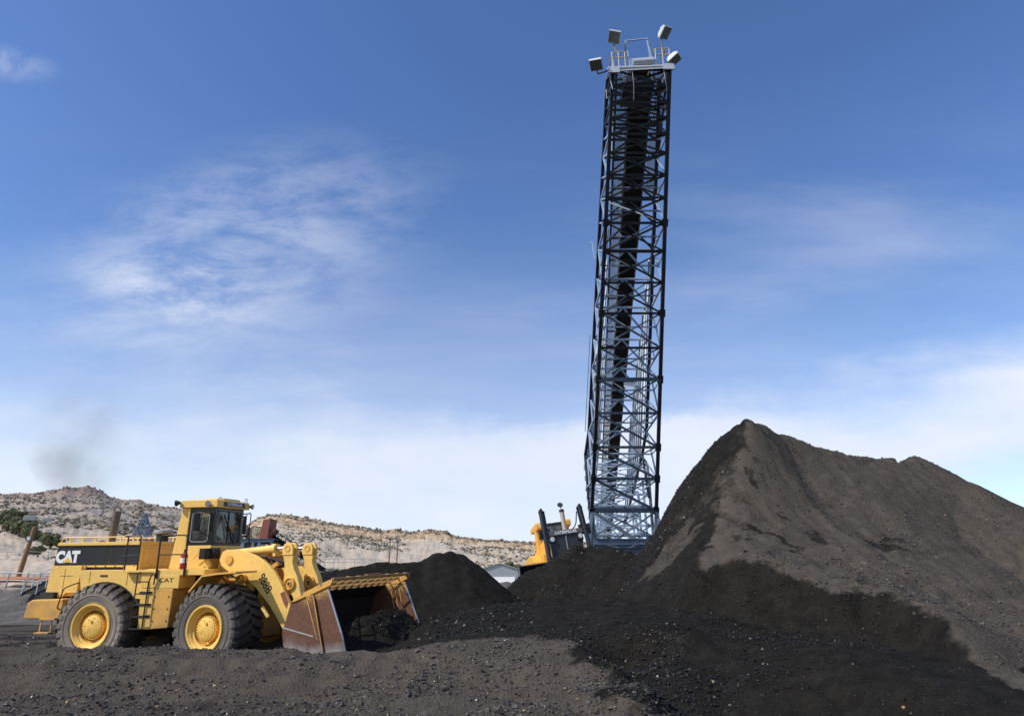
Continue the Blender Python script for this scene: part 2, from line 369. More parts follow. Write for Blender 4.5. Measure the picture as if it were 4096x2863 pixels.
def m_coal(name, base=None):
    """attribute 'dust' 0 = fresh black coal, 1 = weathered brown dust crust; 'rough' = coarse lumps"""
    m, t = mat(name); o = t.n('ShaderNodeTexCoord').outputs['Object']
    du = t.n('ShaderNodeAttribute'); du.attribute_name = 'dust'; d = du.outputs['Fac']
    n0 = t.noise(o, .55, 6, .6); n1 = t.noise(o, 3.0, 10, .72); n2 = t.noise(o, 26, 6, .7)
    v1 = t.vor(o, 24.0); v2 = t.vor(o, 60.0)
    fresh = t.mix(t.ss(n1, .3, .72), (.0115,.0105,.0090), (.0240,.0220,.0190))
    dusty = t.mix(t.ss(n1, .28, .75), (.060,.052,.044), (.098,.085,.072))
    dusty = t.mix(t.m('MULTIPLY', t.ss(n0, .42, .66), .55), dusty, (.106,.086,.066))
    dd = t.m('ADD', d, t.m('MULTIPLY', t.m('SUBTRACT', n1, .5), .55)); dd = t.ss(dd, .28, .72)
    c = t.mix(dd, fresh, dusty)
    c = t.mix(t.m('MULTIPLY', t.ss(t.vor(o, 34.0, out=1), .78, .9), .30), c, (.015,.014,.013))
    # sparse pale stones, and glitter of cleavage faces painted as pale specks
    cell = t.n('ShaderNodeSeparateColor', ins={0: t.vor(o, 34.0, out=1)}).outputs
    spark = t.m('MULTIPLY', t.m('GREATER_THAN', cell[0], .965), t.m('LESS_THAN', t.vor(o, 34.0), .26))
    c = t.mix(t.m('MULTIPLY', spark, .6), c, (.15,.145,.14))
    h = t.m('ADD', t.m('MULTIPLY', v1, -.6), t.m('MULTIPLY', n2, .5)); h = t.m('ADD', h, t.m('MULTIPLY', v2, -.25)); h = t.m('ADD', h, t.m('MULTIPLY', t.noise(o, 6.0, 8, .7), 1.1))
    ro = t.mix(dd, (.75,.75,.75), (.95,.95,.95)); 
    b_ = pbsdf(t, Base_Color=c, Roughness=ro, Normal=bump(t, h, .75, .05)); b_.inputs['Specular IOR Level'].default_value = .03; out(t, b_.outputs[0]); return m
COAL = m_coal('coal_surface')
def m_lump():
    m, t = mat('coal_lump'); gi = t.n('ShaderNodeNewGeometry').outputs['Random Per Island']
    du = t.n('ShaderNodeAttribute'); du.attribute_name = 'dust'; d = du.outputs['Fac']
    o = t.n('ShaderNodeTexCoord').outputs['Object']; n = t.noise(o, 30, 4, .6)
    r2 = t.m('FRACT', t.m('MULTIPLY', gi, 37.7))
    k = t.m('MULTIPLY', d, t.ss(r2, .0, .75, .35, 1.0))
    c = t.mix(k, (.016,.015,.014), (.105,.090,.079)); c = t.mix(t.m('GREATER_THAN', gi, .984), c, (.17,.16,.15)); c = t.mix(t.m('LESS_THAN', gi, .003), c, (.30,.21,.10))
    b_ = pbsdf(t, Base_Color=c, Roughness=t.ss(r2, 0, 1, .25, .75), Normal=bump(t, n, .3, .01)); b_.inputs['Specular IOR Level'].default_value = .22; out(t, b_.outputs[0]); return m
LUMP = m_lump()
def m_hill():
    m, t = mat('desert_hillside'); o = t.n('ShaderNodeTexCoord').outputs['Object']; s = t.n('ShaderNodeSeparateXYZ', ins={0: o}).outputs
    a = t.n('ShaderNodeAttribute'); a.attribute_name = 'cliff'; cl = a.outputs['Fac']
    b = t.n('ShaderNodeAttribute'); b.attribute_name = 'red'; rd = b.outputs['Fac']
    k = t.n('ShaderNodeAttribute'); k.attribute_name = 'coaly'; ck = k.outputs['Fac']
    n1 = t.noise(o, .012, 9, .62, .4); n2 = t.noise(o, .12, 8, .65); n3 = t.noise(o, .6, 6, .7)
    g = t.mix(t.ss(n1, .35, .65), (.44,.36,.265), (.385,.335,.275)); g = t.mix(t.ss(n2, .38, .72), g, (.50,.415,.31)); g = t.mix(t.m('MULTIPLY', rd, .55), g, (.27,.225,.19))
    g = t.mix(t.m('MULTIPLY', t.ss(n3, .52, .75), .45), g, (.17,.14,.11))
    # sandstone ledges: thin level bands, broken by noise
    zz = t.m('ADD', s[2], t.m('MULTIPLY', n2, 9.0)); st = t.noise(t.n('ShaderNodeCombineXYZ', ins={0: t.m('MULTIPLY', s[0], .006), 1: 0.0, 2: t.m('MULTIPLY', zz, .20)}).outputs[0], 1.0, 5, .6)
    led = t.m('MULTIPLY', t.ss(st, .50, .62), t.ss(n2, .42, .60)); g = t.mix(t.m('MULTIPLY', led, .8), g, (.55,.43,.30))
    scr = t.m('MULTIPLY', t.ss(t.noise(t.mapping(o, rot=(0,rad(14),0), scale=(.35,.6,1.6)), .085, 9, .72), .47, .60), rd); g = t.mix(t.m('MULTIPLY', scr, .85), g, (.155,.13,.125))
    g = t.mix(t.m('MULTIPLY', t.m('MULTIPLY', rd, t.ss(s[2], 66, 88)), .7), g, (.27,.155,.125))
    # cliff face
    v = t.noise(t.mapping(o, scale=(.22,.22,.04)), 1.0, 8, .7); cc = t.mix(t.ss(v, .35, .65), (.22,.145,.09), (.52,.39,.26))
    g = t.mix(cl, g, cc)
    g = t.mix(ck, g, t.mix(t.ss(n3, .3, .7), (.055,.050,.047), (.12,.105,.09)))
    out(t, pbsdf(t, Base_Color=g, Roughness=.95, Normal=bump(t, t.m('ADD', n3, n2), .5, 1.2)).outputs[0]); return m
HILL = m_hill()
def m_leaf(name, a, b):
    m, t = mat(name); o = t.n('ShaderNodeTexCoord').outputs['Object']; gi = t.n('ShaderNodeNewGeometry').outputs['Random Per Island']
    out(t, pbsdf(t, Base_Color=t.mix(gi, a, b), Roughness=.85).outputs[0]); return m
SCRUB = m_leaf('scrub_foliage', (.085,.078,.055), (.20,.17,.125)); JUN = m_leaf('juniper_foliage', (.06,.072,.03), (.19,.185,.085)); BARK = paint('bark', (.10,.075,.055), rough=.9)

# ------------------------------------------------------------------ numpy noise
_tab = RNG.random((256,256))
def vnoise(x, y):
    xi = np.floor(x).astype(int); yi = np.floor(y).astype(int); fx = x-xi; fy = y-yi
    fx = fx*fx*(3-2*fx); fy = fy*fy*(3-2*fy)
    g = lambda i, j: _tab[i & 255, j & 255]
    return (g(xi,yi)*(1-fx)+g(xi+1,yi)*fx)*(1-fy)+(g(xi,yi+1)*(1-fx)+g(xi+1,yi+1)*fx)*fy-.5
def fbm(x, y, o=5, gain=.5):
    s = 0; a = 1; 
    for k in range(o): s = s+a*vnoise(x*2**k+17.3*k, y*2**k+9.1*k); a *= gain
    return s
def sstep(x, a, b):
    t = np.clip((x-a)/(b-a), 0, 1); return t*t*(3-2*t)
def tps(pts, X, Yv, lam=.02):
    pts = np.array(pts, float); n = len(pts); p = pts[:, :2]
    U = lambda r2: np.where(r2 > 1e-12, .5*r2*np.log(np.maximum(r2, 1e-12)), 0)
    K = U(((p[:,None]-p[None])**2).sum(-1))+lam*np.eye(n); Q = np.c_[np.ones(n), p]
    A = np.block([[K, Q],[Q.T, np.zeros((3,3))]]); w = np.linalg.solve(A, np.r_[pts[:,2], np.zeros(3)])
    r = w[n]+w[n+1]*X+w[n+2]*Yv
    for i in range(n): r = r+w[i]*U((X-p[i,0])**2+(Yv-p[i,1])**2)
    return r
def cones(ridge, X, Yv, slope, step=.25, rnd=.25):
    """stockpile: union of cones standing along a ridge polyline (x,y,z)"""
    z = np.full(X.shape, -99.0)
    for a, b in zip(ridge[:-1], ridge[1:]):
        a = np.array(a, float); b = np.array(b, float); n = max(1, int(np.linalg.norm((b-a)[:2])/step))
        for k in range(n+1):
            q = a+(b-a)*k/n; d = np.sqrt((X-q[0])**2+(Yv-q[1])**2+rnd*rnd)-rnd
            np.maximum(z, q[2]-slope*d, out=z)
    return z
def poly_sd(X, Yv, poly):
    """signed distance to polygon, + inside"""
    d = np.full(X.shape, 1e9); ins = np.zeros(X.shape, bool); n = len(poly)
    for i in range(n):
        ax, ay = poly[i]; bx, by = poly[(i+1)%n]; ex, ey = bx-ax, by-ay
        t = np.clip(((X-ax)*ex+(Yv-ay)*ey)/(ex*ex+ey*ey+1e-9), 0, 1)
        d = np.minimum(d, (X-ax-t*ex)**2+(Yv-ay-t*ey)**2)
        c = ((ay > Yv) != (by > Yv)) & (X < (bx-ax)*(Yv-ay)/(by-ay+1e-12)+ax); ins ^= c
    d = np.sqrt(d); return np.where(ins, d, -d)

# ------------------------------------------------------------------ the coal yard: one surface, parted into ground and piles
def W3(l): return [tuple(P(*q)) for q in l]
GP = W3([(x,2863,9.6) for x in (-500,0,500,1000,1500,2000,2500)]) + W3([(x,2735,11.2) for x in (-500,100,700,1300,1900,2300)])
GP += W3([(-700,2592,13.6),(-300,2592,13.6),(0,2592,13.6),(300,2592,13.6),(600,2594,13.6),(900,2598,13.4),(1150,2606,13.2),(1391,2613,13.0),(1695,2604,13.0),(1962,2587,13.0),(2194,2565,12.8),(2319,2578,12.5)])
GP += [(x,y,z) for x in (-12,-6,0,4) for y,z in ((6,.18),(2,.1),(-2,.1))]
GP += [(x,15.9,.0) for x in (-16,-13,-10,-7.5)]+[(-5.5,15.6,.05),(-3.4,15.2,.2)]
GP += [(-22,y,0) for y in (13,19,26,36)]+[(x,y,0) for x in (-16,-12,-8) for y in (19,23,28,36)]+[(-5,19,.15),(-5,23,.2),(-5,30,.2)]
GP += W3([(1750,2560,15),(2000,2520,15.5),(2300,2480,16),(1750,2480,18.5),(2000,2420,20),(2300,2410,20.5),(2500,2390,20)])
GP += W3([(2350,2600,12.6),(2440,2560,12.8),(2530,2520,12.9),(2620,2535,12.5),(2680,2560,12),(2850,2640,11),(2960,2720,10.1),(2600,2475,15),(2800,2470,15),(2900,2560,12.8)])
GP += W3([(2462,2658,11.5),(2587,2747,10.2),(2729,2863,8.8),(2700,2740,11.0),(2900,2863,9.8),(2560,2600,12.3)])
GP += [(8,14,.9),(8,24,.9),(4,30,1.2),(14,16,.9),(14,34,.9),(2,36,1.2),(5,6,.3),(9,6,.3),(2.6,7,.25)]
BP = W3([(2590,2190,24),(2650,2080,23.6),(2720,1950,23.2),(2780,1862,22.6),(2860,1772,22),(2925,1735,21.7),(2985,1680,21.5),(3060,1703,22),(3170,1752,22.6),(3330,1812,23.6),(3480,1842,24.4),(3585,1856,24.8),(3655,1828,24.8),(3725,1884,24.8),(3800,1930,24.6),(3950,1985,24.2),(4096,2055,23.8),(4400,2170,25),(4800,2330,25)])
BPback = [(x+.4, y+3.2, z-2.3) for x,y,z in BP]+[(x+.8, y+7.5, max(.6, z-5.3)) for x,y,z in BP]
BPleft = [(x-1.6, y+2.5, max(.8, z-2.6)) for x,y,z in BP[:6]]+[(x-4.5, y+2.5, .8) for x,y,z in BP[:6]]
BI = W3([(2955,1800,20.6),(2925,1920,19.8),(2885,2020,18.9),(2840,2120,17.9),(2790,2215,16.9),(2750,2290,16.2),
  (3200,1900,21.2),(3200,2050,19.0),(3150,2180,17.0),(3450,2000,20.6),(3450,2200,17.2),(3750,2060,21.3),(3900,2140,21.0),(4096,2220,20.6),(4300,2330,20),(3750,2250,17.6),(4000,2300,18),(4096,2500,14.5),(4400,2500,16),(4500,2800,11),(3950,2500,14.2),(4200,2750,10.6),
  (2800,1960,20.9),(2760,2080,20.0),(2700,2180,19.2),(2640,2260,19.4),(2560,2330,19.2),(2600,2400,17.2)])
EDGE = [(2780,2300,16.0),(2900,2262,16.0),(3050,2240,15.6),(3114,2269,15.2),(3248,2324,14.5),(3350,2379,13.9),(3444,2352,13.9),(3547,2363,13.5),(3649,2411,12.8),(3759,2489,11.7),(3838,2568,10.8),(3956,2717,9.5),(4074,2851,8.4),(4200,3020,7.3)]
BE = W3(EDGE)
BF = W3([(2800,2400,15.4),(2950,2420,14.7),(3100,2440,14.0),(3250,2470,13.3),(3400,2500,12.8),(3550,2540,12.2),(3700,2620,11.2),(3800,2720,10.2),(3900,2830,9.1),(3000,2600,12.2),(3300,2650,11.2),(3500,2760,10.2),(3100,2863,9.7),(3400,2863,9.4),(3700,2863,9.0),(2800,2600,12.4)])
BIGP = BP+BPback+BPleft+BI+BE+BF+[(3.2,6,.25),(8,5,.6),(14,8,2.2),(1.5,20,.8),(2,27,.8)]
RB = W3([(1230,2330,24),(1290,2293,24),(1420,2261,24),(1514,2243,24.2),(1619,2244,24.4),(1682,2246,24.6),(1724,2230,24.8),(1755,2208,25),(1797,2206,25),(1836,2214,25)])
RM = W3([(2142,2278,26.8),(2199,2250,27),(2255,2210,27),(2311,2184,27),(2363,2186,27),(2423,2187,26.6),(2479,2196,26),(2517,2210,25.6)])
RK = W3([(3640,1834,24.8),(3655,1826,24.8),(3664,1828,24.8)])
_fu, _fw = (math.cos(rad(21)), -math.sin(rad(21))), (math.sin(rad(21)), math.cos(rad(21)))
RH = [(-7.009+_fu[0]*u_+_fw[0]*v_, 19.607+_fu[1]*u_+_fw[1]*v_, z_) for u_, v_, z_ in ((3.62,-.55,1.25),(3.75,-.1,1.42),(3.75,.6,1.42),(3.75,1.35,1.42))]
BROWN = [(p[0], p[1]) for p in W3([(2985,1672,21.5),(2955,1800,20.6),(2900,1960,19.5),(2870,2060,18.6),(2850,2130,17.9),(2800,2230,16.9),(2770,2300,16.0)])]+[(p[0],p[1]) for p in BE[1:]]+[(20,4),(40,20),(40,45),(7.6,45),(7.4,26)]
FGB = [(-40,-5),(-40,14.6),(-5,14.6),(.6,13.9)]+[(q[0],q[1]) for q in W3([(2330,2578,12.6),(2462,2656,11.5),(2587,2745,10.2),(2735,2863,8.8)])]+[(2.6,5),(3,-5)]
def yard(X, Y):
    gr = tps(GP, X, Y, .01); gr = np.where(Y > 30, np.minimum(gr, .2), gr)
    left = sstep(X, -4.5, -6.5)*sstep(Y, 16.5, 18); gr = gr*(1-left)
    big = tps(BIGP, X, Y, .01)
    big = np.where((X < 0.8+np.maximum(0, (Y-9)*.03)) , -5, big)
    big = np.where(Y < 5.2, -5, big)
    capE = np.interp(X/Y, [q[0]/q[1] for q in BP[11:]], [(q[2]-CAMZ)/q[1] for q in BP[11:]]); cap = CAMZ+Y*capE*(1-.012*np.maximum(0, 24.5-Y)); big = np.where((X/Y > BP[11][0]/BP[11][1]) & (Y < 24.6), np.minimum(big, cap), big)
    back = cones(RB, X, Y, .76); mid = cones(RM, X, Y, .80); big = np.maximum(big, cones(RK, X, Y, .75, .1, .08)+.04); heap = cones(RH, X, Y, .84, .12, .12)-.06
    w1 = fbm(X*.55, Y*.55, 5, .5)*.34; w2 = fbm(X*2.2+5, Y*2.2, 4, .55)*.085
    # erosion chutes running down the slopes
    ch = fbm(X*1.6+fbm(X*.3, Y*.3, 3)*2, Y*.32, 4, .55)*.22; vx = (X*.80+Y*.60); vy = (-X*.60+Y*.80); ch = ch-.16*np.maximum(0, 1-np.abs(fbm(vy*.9+fbm(X*.5, Y*.5, 3)*.8, vx*.10, 4, .5))*9)
    damp = sstep(Y, 9, 12)
    gr = gr+w1*.22*damp+w2*.75+fbm(X*5, Y*5, 3, .6)*.035
    big = big+w1*.12+w2*.8+ch*.55*sstep(Y, 12, 15)+fbm(X*6, Y*6, 3, .6)*.03
    nA = fbm(X*.7+3, Y*.7, 6, .6); nB = fbm(X*2.6+7, Y*2.6, 5, .65)
    sdb = poly_sd(X, Y, BROWN)+nA*.30+nB*.10; big = big-.45*sstep(-sdb, -.10, .55)*sstep(Y, 18.0, 16.4)*sstep(-sdb, 4.5, 2.0)
    sdf = poly_sd(X, Y, FGB)+nA*.35+nB*.2; gr = gr-.50*sstep(-sdf, -.05, .9)*sstep(Y, 13.2, 12.2)*sstep(X, .8, 1.4)*sstep(-sdf, 3.4, 1.4)
    rut = fbm(X*.22+nA, Y*2.6, 4, .55); gr = gr+rut*.07*np.where(Y < 14.5, .8, 1.0)*sstep(X, 2.5, -.5)
    for x0_, y0_, k_ in ((-6, 13.0, -.05), (-6, 12.2, -.05), (-10, 16.6, -.14), (-10, 18.9, -.14), (-10, 22.5, .05), (-10, 25.0, .05)):
        dy_ = (Y-(y0_+k_*(X-x0_)+.25*np.sin(X*.35)))/.34; pr_ = np.exp(-dy_**4)*sstep(X, -.5, -2.5); gr = gr+pr_*(-.055+.028*np.sin(X*13+np.abs(dy_)*2.2))+.02*np.exp(-(np.abs(dy_)-1.25)**2*8)*sstep(X, -.5, -2.5)
    back = back+w1*.4+w2*.9; mid = mid+w1*.35+w2*1.1; heap = heap+w1*.5+w2*1.6+fbm(X*5+3, Y*5, 4, .6)*.10
    st = np.stack([gr, back, mid, big, heap]); return st.max(0), st.argmax(0)
PATCH = [(3250,2095,17.9,.30,.45),(3470,2075,18.4,.55,.30),(3100,2200,16.6,.5,.5),(2960,2180,17.2,.45,.7),(3000,1960,19.8,.10,.4)]
def dustmap(X, Y, Z, ID):
    n = fbm(X*.7+3, Y*.7, 6, .6); n2_ = fbm(X*4.1, Y*4.1, 5, .65)
    sd = poly_sd(X, Y, BROWN)
    n2 = fbm(X*2.6+7, Y*2.6, 5, .65); run = fbm(X*3.1+n*2, Y*.55, 5, .6)
    big = sstep(sd+n*.30+n2*.13+run*.10, -.26, .34)
    big = big*(1-.45*sstep(run+n*.5, .10, .38)*sstep(-sd, -3.2, -.3))
    for px, py, yy, rx, ry in PATCH:
        q = P(px, py, yy); r = np.sqrt(((X-q.x)/rx)**2+((Y-q.y)/ry)**2); big = big*(1-.6*sstep(r+n*2.4+n2*2.2, 1.3, .1))
    # thin dust smears on the left face
    fg = sstep(poly_sd(X, Y, FGB)+n*.45+n2_*.35, -.16, .34)*sstep(14.3+n*.8-Y, -.1, .7)
    r2 = np.sqrt(((X-2.55)/.75)**2+((Y-12.35)/.6)**2); fg = np.maximum(fg, .42*sstep(r2+n*1.6+fbm(X*3, Y*3, 4)*.8, 1.2, .35))
    yl = sstep(-6+n*3-X, 0, 2)*(.42+.5*sstep(n, -.1, .25))*sstep(Y, 15, 17)
    gr = np.maximum(fg*(.80+n*.4), yl)
    big = np.maximum(big, (.28+n*.35+run*.3)*sstep(Z, 2.7, 4.2)); d = np.where(ID == 3, big, gr); d = np.where((ID == 1), .05+n*.15, d); d = np.where((ID == 2), .05+n*.3, d); d = np.where(ID == 4, .1+n*.1, d)
    r3 = np.sqrt(((X-P(2700,2150,19.5).x)/1.2)**2+((Y-19.3)/1.4)**2); d = np.where(ID == 3, np.maximum(d, .55*sstep(r3+n*1.8, 1.0, .6)), d)
    return np.clip(d, 0, 1)
def axis(lo, hi, step, far, k=1.22):
    a = list(np.arange(lo, hi+step/2, step)); s = step
    while a[-1] < far[1]: s *= k; a.append(a[-1]+s)
    s = step; b = []
    x = lo
    while x > far[0]: s *= k; x -= s; b.append(x)
    return np.array(b[::-1]+a)
ax_ = axis(-17, 14.5, .078, (-2500, 2500)); ay_ = axis(6.5, 29, .075, (-600, 3000))
GX, GY = np.meshgrid(ax_, ay_)
inner = (GX > -24) & (GX < 22) & (GY > -3) & (GY < 38)
GZ = np.zeros(GX.shape); GI = np.zeros(GX.shape, int)
zi, ii = yard(GX[inner], GY[inner])
lim = np.minimum.reduce([sstep(GX[inner], -24, -20), sstep(-GX[inner], -22, -18), sstep(GY[inner], -3, 1), sstep(-GY[inner], -38, -33)])
GZ[inner] = zi*lim; GI[inner] = ii
GD = dustmap(GX, GY, GZ, GI)
def yard_z(x, y):
    return float(yard(np.array([x]), np.array([y]))[0][0])
nr, nc = GX.shape; idx = np.arange(nr*nc).reshape(nr, nc)
Q = np.stack([idx[:-1,:-1], idx[:-1,1:], idx[1:,1:], idx[1:,:-1]], -1).reshape(-1, 4)
fid = GI[:-1,:-1].ravel(); VV = np.stack([GX, GY, GZ], -1).reshape(-1, 3); DD = GD.ravel()
def sub(name, fi):
    q = Q[fid == fi]; u, inv = np.unique(q, return_inverse=True)
    return npmesh(name, VV[u], inv.reshape(-1, 4), COAL, smooth=True, attr={'dust': DD[u]})
tag(sub('ground', 0), kind='structure')
tag(sub('coal_pile', 1), 'rounded black coal pile between the loader bucket and the grey shed', 'coal pile')
tag(sub('coal_pile', 2), 'low black coal pile hiding the bulldozer tracks', 'coal pile')
tag(sub('coal_pile', 3), 'huge brown crusted coal stockpile with a sharp peak and a black cut face', 'coal pile')
tag(sub('coal_heap', 4), 'small heap of fresh black coal spilling from the mouth of the loader bucket', 'coal heap')

# ------------------------------------------------------------------ loose lumps
def chunks(name, pts, sizes, dust, material):
    base = np.array([(1,0,0),(-1,0,0),(0,1,0),(0,-1,0),(0,0,1),(0,0,-1)], float)
    fc = np.array([(0,2,4),(2,1,4),(1,3,4),(3,0,4),(2,0,5),(1,2,5),(3,1,5),(0,3,5)])
    n = len(pts); v = base[None]*RNG.uniform(.55, 1.25, (n,6,1)); v = v+RNG.normal(0, .16, (n,6,3))
    a = RNG.uniform(0, 6.283, n); b = RNG.uniform(-.9, .9, n); ca, sa, cb, sb = np.cos(a), np.sin(a), np.cos(b), np.sin(b)
    v = np.stack([v[...,0], v[...,1]*cb[:,None]-v[...,2]*sb[:,None], v[...,1]*sb[:,None]+v[...,2]*cb[:,None]], -1)
    v = np.stack([v[...,0]*ca[:,None]-v[...,1]*sa[:,None], v[...,0]*sa[:,None]+v[...,1]*ca[:,None], v[...,2]*.8], -1)
    v = v*sizes[:,None,None]+pts[:,None,:]
    f = (fc[None]+(np.arange(n)*6)[:,None,None]).reshape(-1, 3)
    return npmesh(name, v.reshape(-1,3), f, material, attr={'dust': np.repeat(dust, 6)})
def scatter(n, x0, x1, y0, y1, smin, smax, pw, clump=1.0, th=-.1):
    u = RNG.random(n); y = y0*(y1/y0)**u                   # denser near the viewer's end of the strip
    x = RNG.uniform(x0, x1, n)
    k = fbm(x*.9+40, y*.9, 4)*clump+RNG.random(n)*.5-.25 > th; x, y = x[k], y[k]
    z, i = yard(x, y); s = smin+(smax-smin)*RNG.random(len(x))**pw
    d = dustmap(x, y, z, i)
    ins = (np.abs(x) < .8*y+1.5)
    return np.stack([x, y, z+s*.25], -1)[ins], s[ins], d[ins]
L = [scatter(6000, -5.0, 0.5, 14.6, 21, .012, .055, 4, .6, -.2), scatter(2600, -1.5, 2.6, 8.7, 12.6, .016, .060, 4, 1, .0), scatter(15000, -8.5, 3.2, 8.8, 14.2, .006, .036, 3.2), scatter(5000, -8.5, 3.2, 8.8, 14.2, .015, .055, 5, 1, .12),
     scatter(3500, 1.0, 4.2, 10, 14, .010, .034, 3, 1, -.05), scatter(6000, 1, 9, 8.5, 16, .006, .030, 3.5, 1, .05),
     scatter(7000, -5, 4, 14, 22, .008, .028, 4, 1, .08), scatter(16000, 0, 6.5, 20, 27.5, .012, .040, 3, 1, -.1),
     scatter(12000, 3.5, 16, 12, 25, .008, .032, 4, 1, .02), scatter(12000, -22, -4, 14, 34, .012, .06, 3, 1, -.1), scatter(14000, 3.5, 17, 12, 26, .008, .05, 4, 1.2, -.1)]
pts = np.concatenate([a for a,_,_ in L]); sz = np.concatenate([b for _,b,_ in L]); ds = np.concatenate([c for _,_,c in L])
tag(chunks('coal_rubble', pts, sz, ds, LUMP), 'loose lumps of coal strewn over the yard and the piles', 'coal rubble', kind='stuff')

# ------------------------------------------------------------------ hills
def interp_rows(cols, px):
    xs = [c[0] for c in cols]; R = np.array([c[1] for c in cols], float)   # (n, rows, 2) of (Y, py)
    return np.stack([np.stack([np.interp(px, xs, R[:,k,0]), np.interp(px, xs, R[:,k,1])], -1) for k in range(R.shape[1])], 0)
def elev(py, px=2048.0):
    b = (1431.5-py)/FPX; return (np.sin(PITCH)+b*np.cos(PITCH))/(np.cos(PITCH)-b*np.sin(PITCH))
RID = [(-900,2010),(-400,1995),(0,1986),(96,1981),(177,1969),(216,1960),(254,1967),(297,1963),(335,1971),(407,1991),(455,2005),(517,2006),(551,2022),(623,2039),(719,2051),(800,2068),(900,2090),(960,2108)]
RIM = [(860,2160),(940,2135),(983,2094),(1010,2075),(1031,2065),(1060,2056),(1117,2058),(1175,2065),(1271,2082),(1367,2098),(1462,2110),(1534,2118),(1567,2115),(1640,2125),(1708,2119),(1786,2124),(1812,2140),(1943,2157),(2142,2166),(2400,2170),(2800,2180),(3500,2200),(4500,2220)]
def hill(name, px, rows, nsub, amp, rimrows, attrs, rimn=.6):
    """rows: list of arrays of (Y, z) per column (world metres)"""
    R = np.stack(rows, 0); nR = R.shape[0]; g = (px-2048)/FPX/(math.cos(PITCH)-(1431.5-2200)/FPX*math.sin(PITCH))
    Ys = []; Zs = []; T = []
    for k in range(nR-1):
        for j in range(nsub):
            t = j/nsub; Ys.append(R[k,:,0]*(1-t)+R[k+1,:,0]*t); Zs.append(R[k,:,1]*(1-t)+R[k+1,:,1]*t); T.append(k+t)
    Ys.append(R[-1,:,0]); Zs.append(R[-1,:,1]); T.append(nR-1)
    Yv = np.array(Ys); Z = np.array(Zs); T = np.array(T)[:,None]+0*Yv; X = g[None]*Yv
    A = amp(T)
    rid = 1-2*np.abs(fbm(X*.014+fbm(X*.01, Yv*.01, 3)*.5, Yv*.004, 4))
    Z = Z+A*((fbm(X*.025, Yv*.025, 6, .55))*1.0+(rid-.8)*.55)+rimn*fbm(X*.16, Yv*.16, 4, .6)*np.clip(T, 0, 1)
    n0, n1 = X.shape; ix = np.arange(n0*n1).reshape(n0, n1)
    F = np.stack([ix[:-1,:-1], ix[:-1,1:], ix[1:,1:], ix[1:,:-1]], -1).reshape(-1, 4)
    at = {k: f(T, X, Yv, Z).ravel() for k, f in attrs.items()}
    o = npmesh(name, np.stack([X, Yv, Z], -1).reshape(-1, 3), F, HILL, smooth=True, attr=at); tag(o, kind='structure')
    return X, Yv, Z, T
def row(px, Y, py, z=None):
    Y = np.interp(px, *zip(*Y)) if isinstance(Y, list) else np.full(px.shape, float(Y))
    if z is not None: return np.stack([Y, np.full(px.shape, float(z))], -1)
    py = np.interp(px, *zip(*py)) if isinstance(py, list) else np.full(px.shape, float(py))
    return np.stack([Y, CAMZ+Y*elev(py)], -1)
pxl = np.concatenate([np.arange(-3200, -900, 12.0), np.arange(-900, 980, 4.0)])
rl = [row(pxl,44,0,-.1), row(pxl,52,2384), row(pxl,60,2318), row(pxl,92,2292), row(pxl,112,[(-900,2220),(0,2225),(300,2240),(900,2260)]),
      row(pxl,150,[(-900,2080),(0,2120),(220,2175),(500,2195),(900,2215)]), row(pxl,240,[(-900,2050),(0,2072),(300,2115),(600,2140),(900,2170)]),
      row(pxl,420,[(-900,2030),(0,2024),(300,2040),(600,2085),(900,2130)]), row(pxl,640,RID), row(pxl,760,[(a,b+30) for a,b in RID])]
hl = hill('hills', pxl, rl, 14, lambda T: np.interp(T, [0,2,3,4,5,6,7,8,9], [0,.2,.3,.8,2.5,6,9,6,2]), None,
     {'cliff': lambda T,X,Y,Z: 0*X, 'red': lambda T,X,Y,Z: sstep(T, 4.8, 6.2), 'coaly': lambda T,X,Y,Z: sstep(2.6-T+fbm(X*.1,Y*.1)*1.2, 0, 1.0)}, 1.2)
pxr = np.arange(860, 4500, 3.5)
rr = [row(pxr,46,0,-.1), row(pxr,60,2386), row(pxr,110,2345), row(pxr,260,2300), row(pxr,430,[(860,2290),(1500,2275),(4500,2275)]),
      row(pxr,540,[(860,2240),(1100,2185),(1500,2205),(2100,2225),(4500,2240)]), row(pxr,640,[(a,b+36) for a,b in RIM]), row(pxr,646,[(a,b+14) for a,b in RIM]),
      row(pxr,666,[(a,b+9) for a,b in RIM]), row(pxr,670,RIM), row(pxr,950,[(a,b+14) for a,b in RIM])]
hr = hill('mesa', pxr, rr, 10, lambda T: np.interp(T, [0,2,3,4,4.5,5,6,7,8,9,10], [0,.2,.8,3,7,8,2.2,1.2,1.2,1.2,1]), None,
     {'cliff': lambda T,X,Y,Z: sstep(T+fbm(X*.05,Y*.05)*.6, 6.0, 6.25)*sstep(-T, -9.2, -8.9), 'red': lambda T,X,Y,Z: 0*X, 'coaly': lambda T,X,Y,Z: sstep(2.4-T+fbm(X*.1,Y*.1)*1.0, 0, .8)}, 1.4)
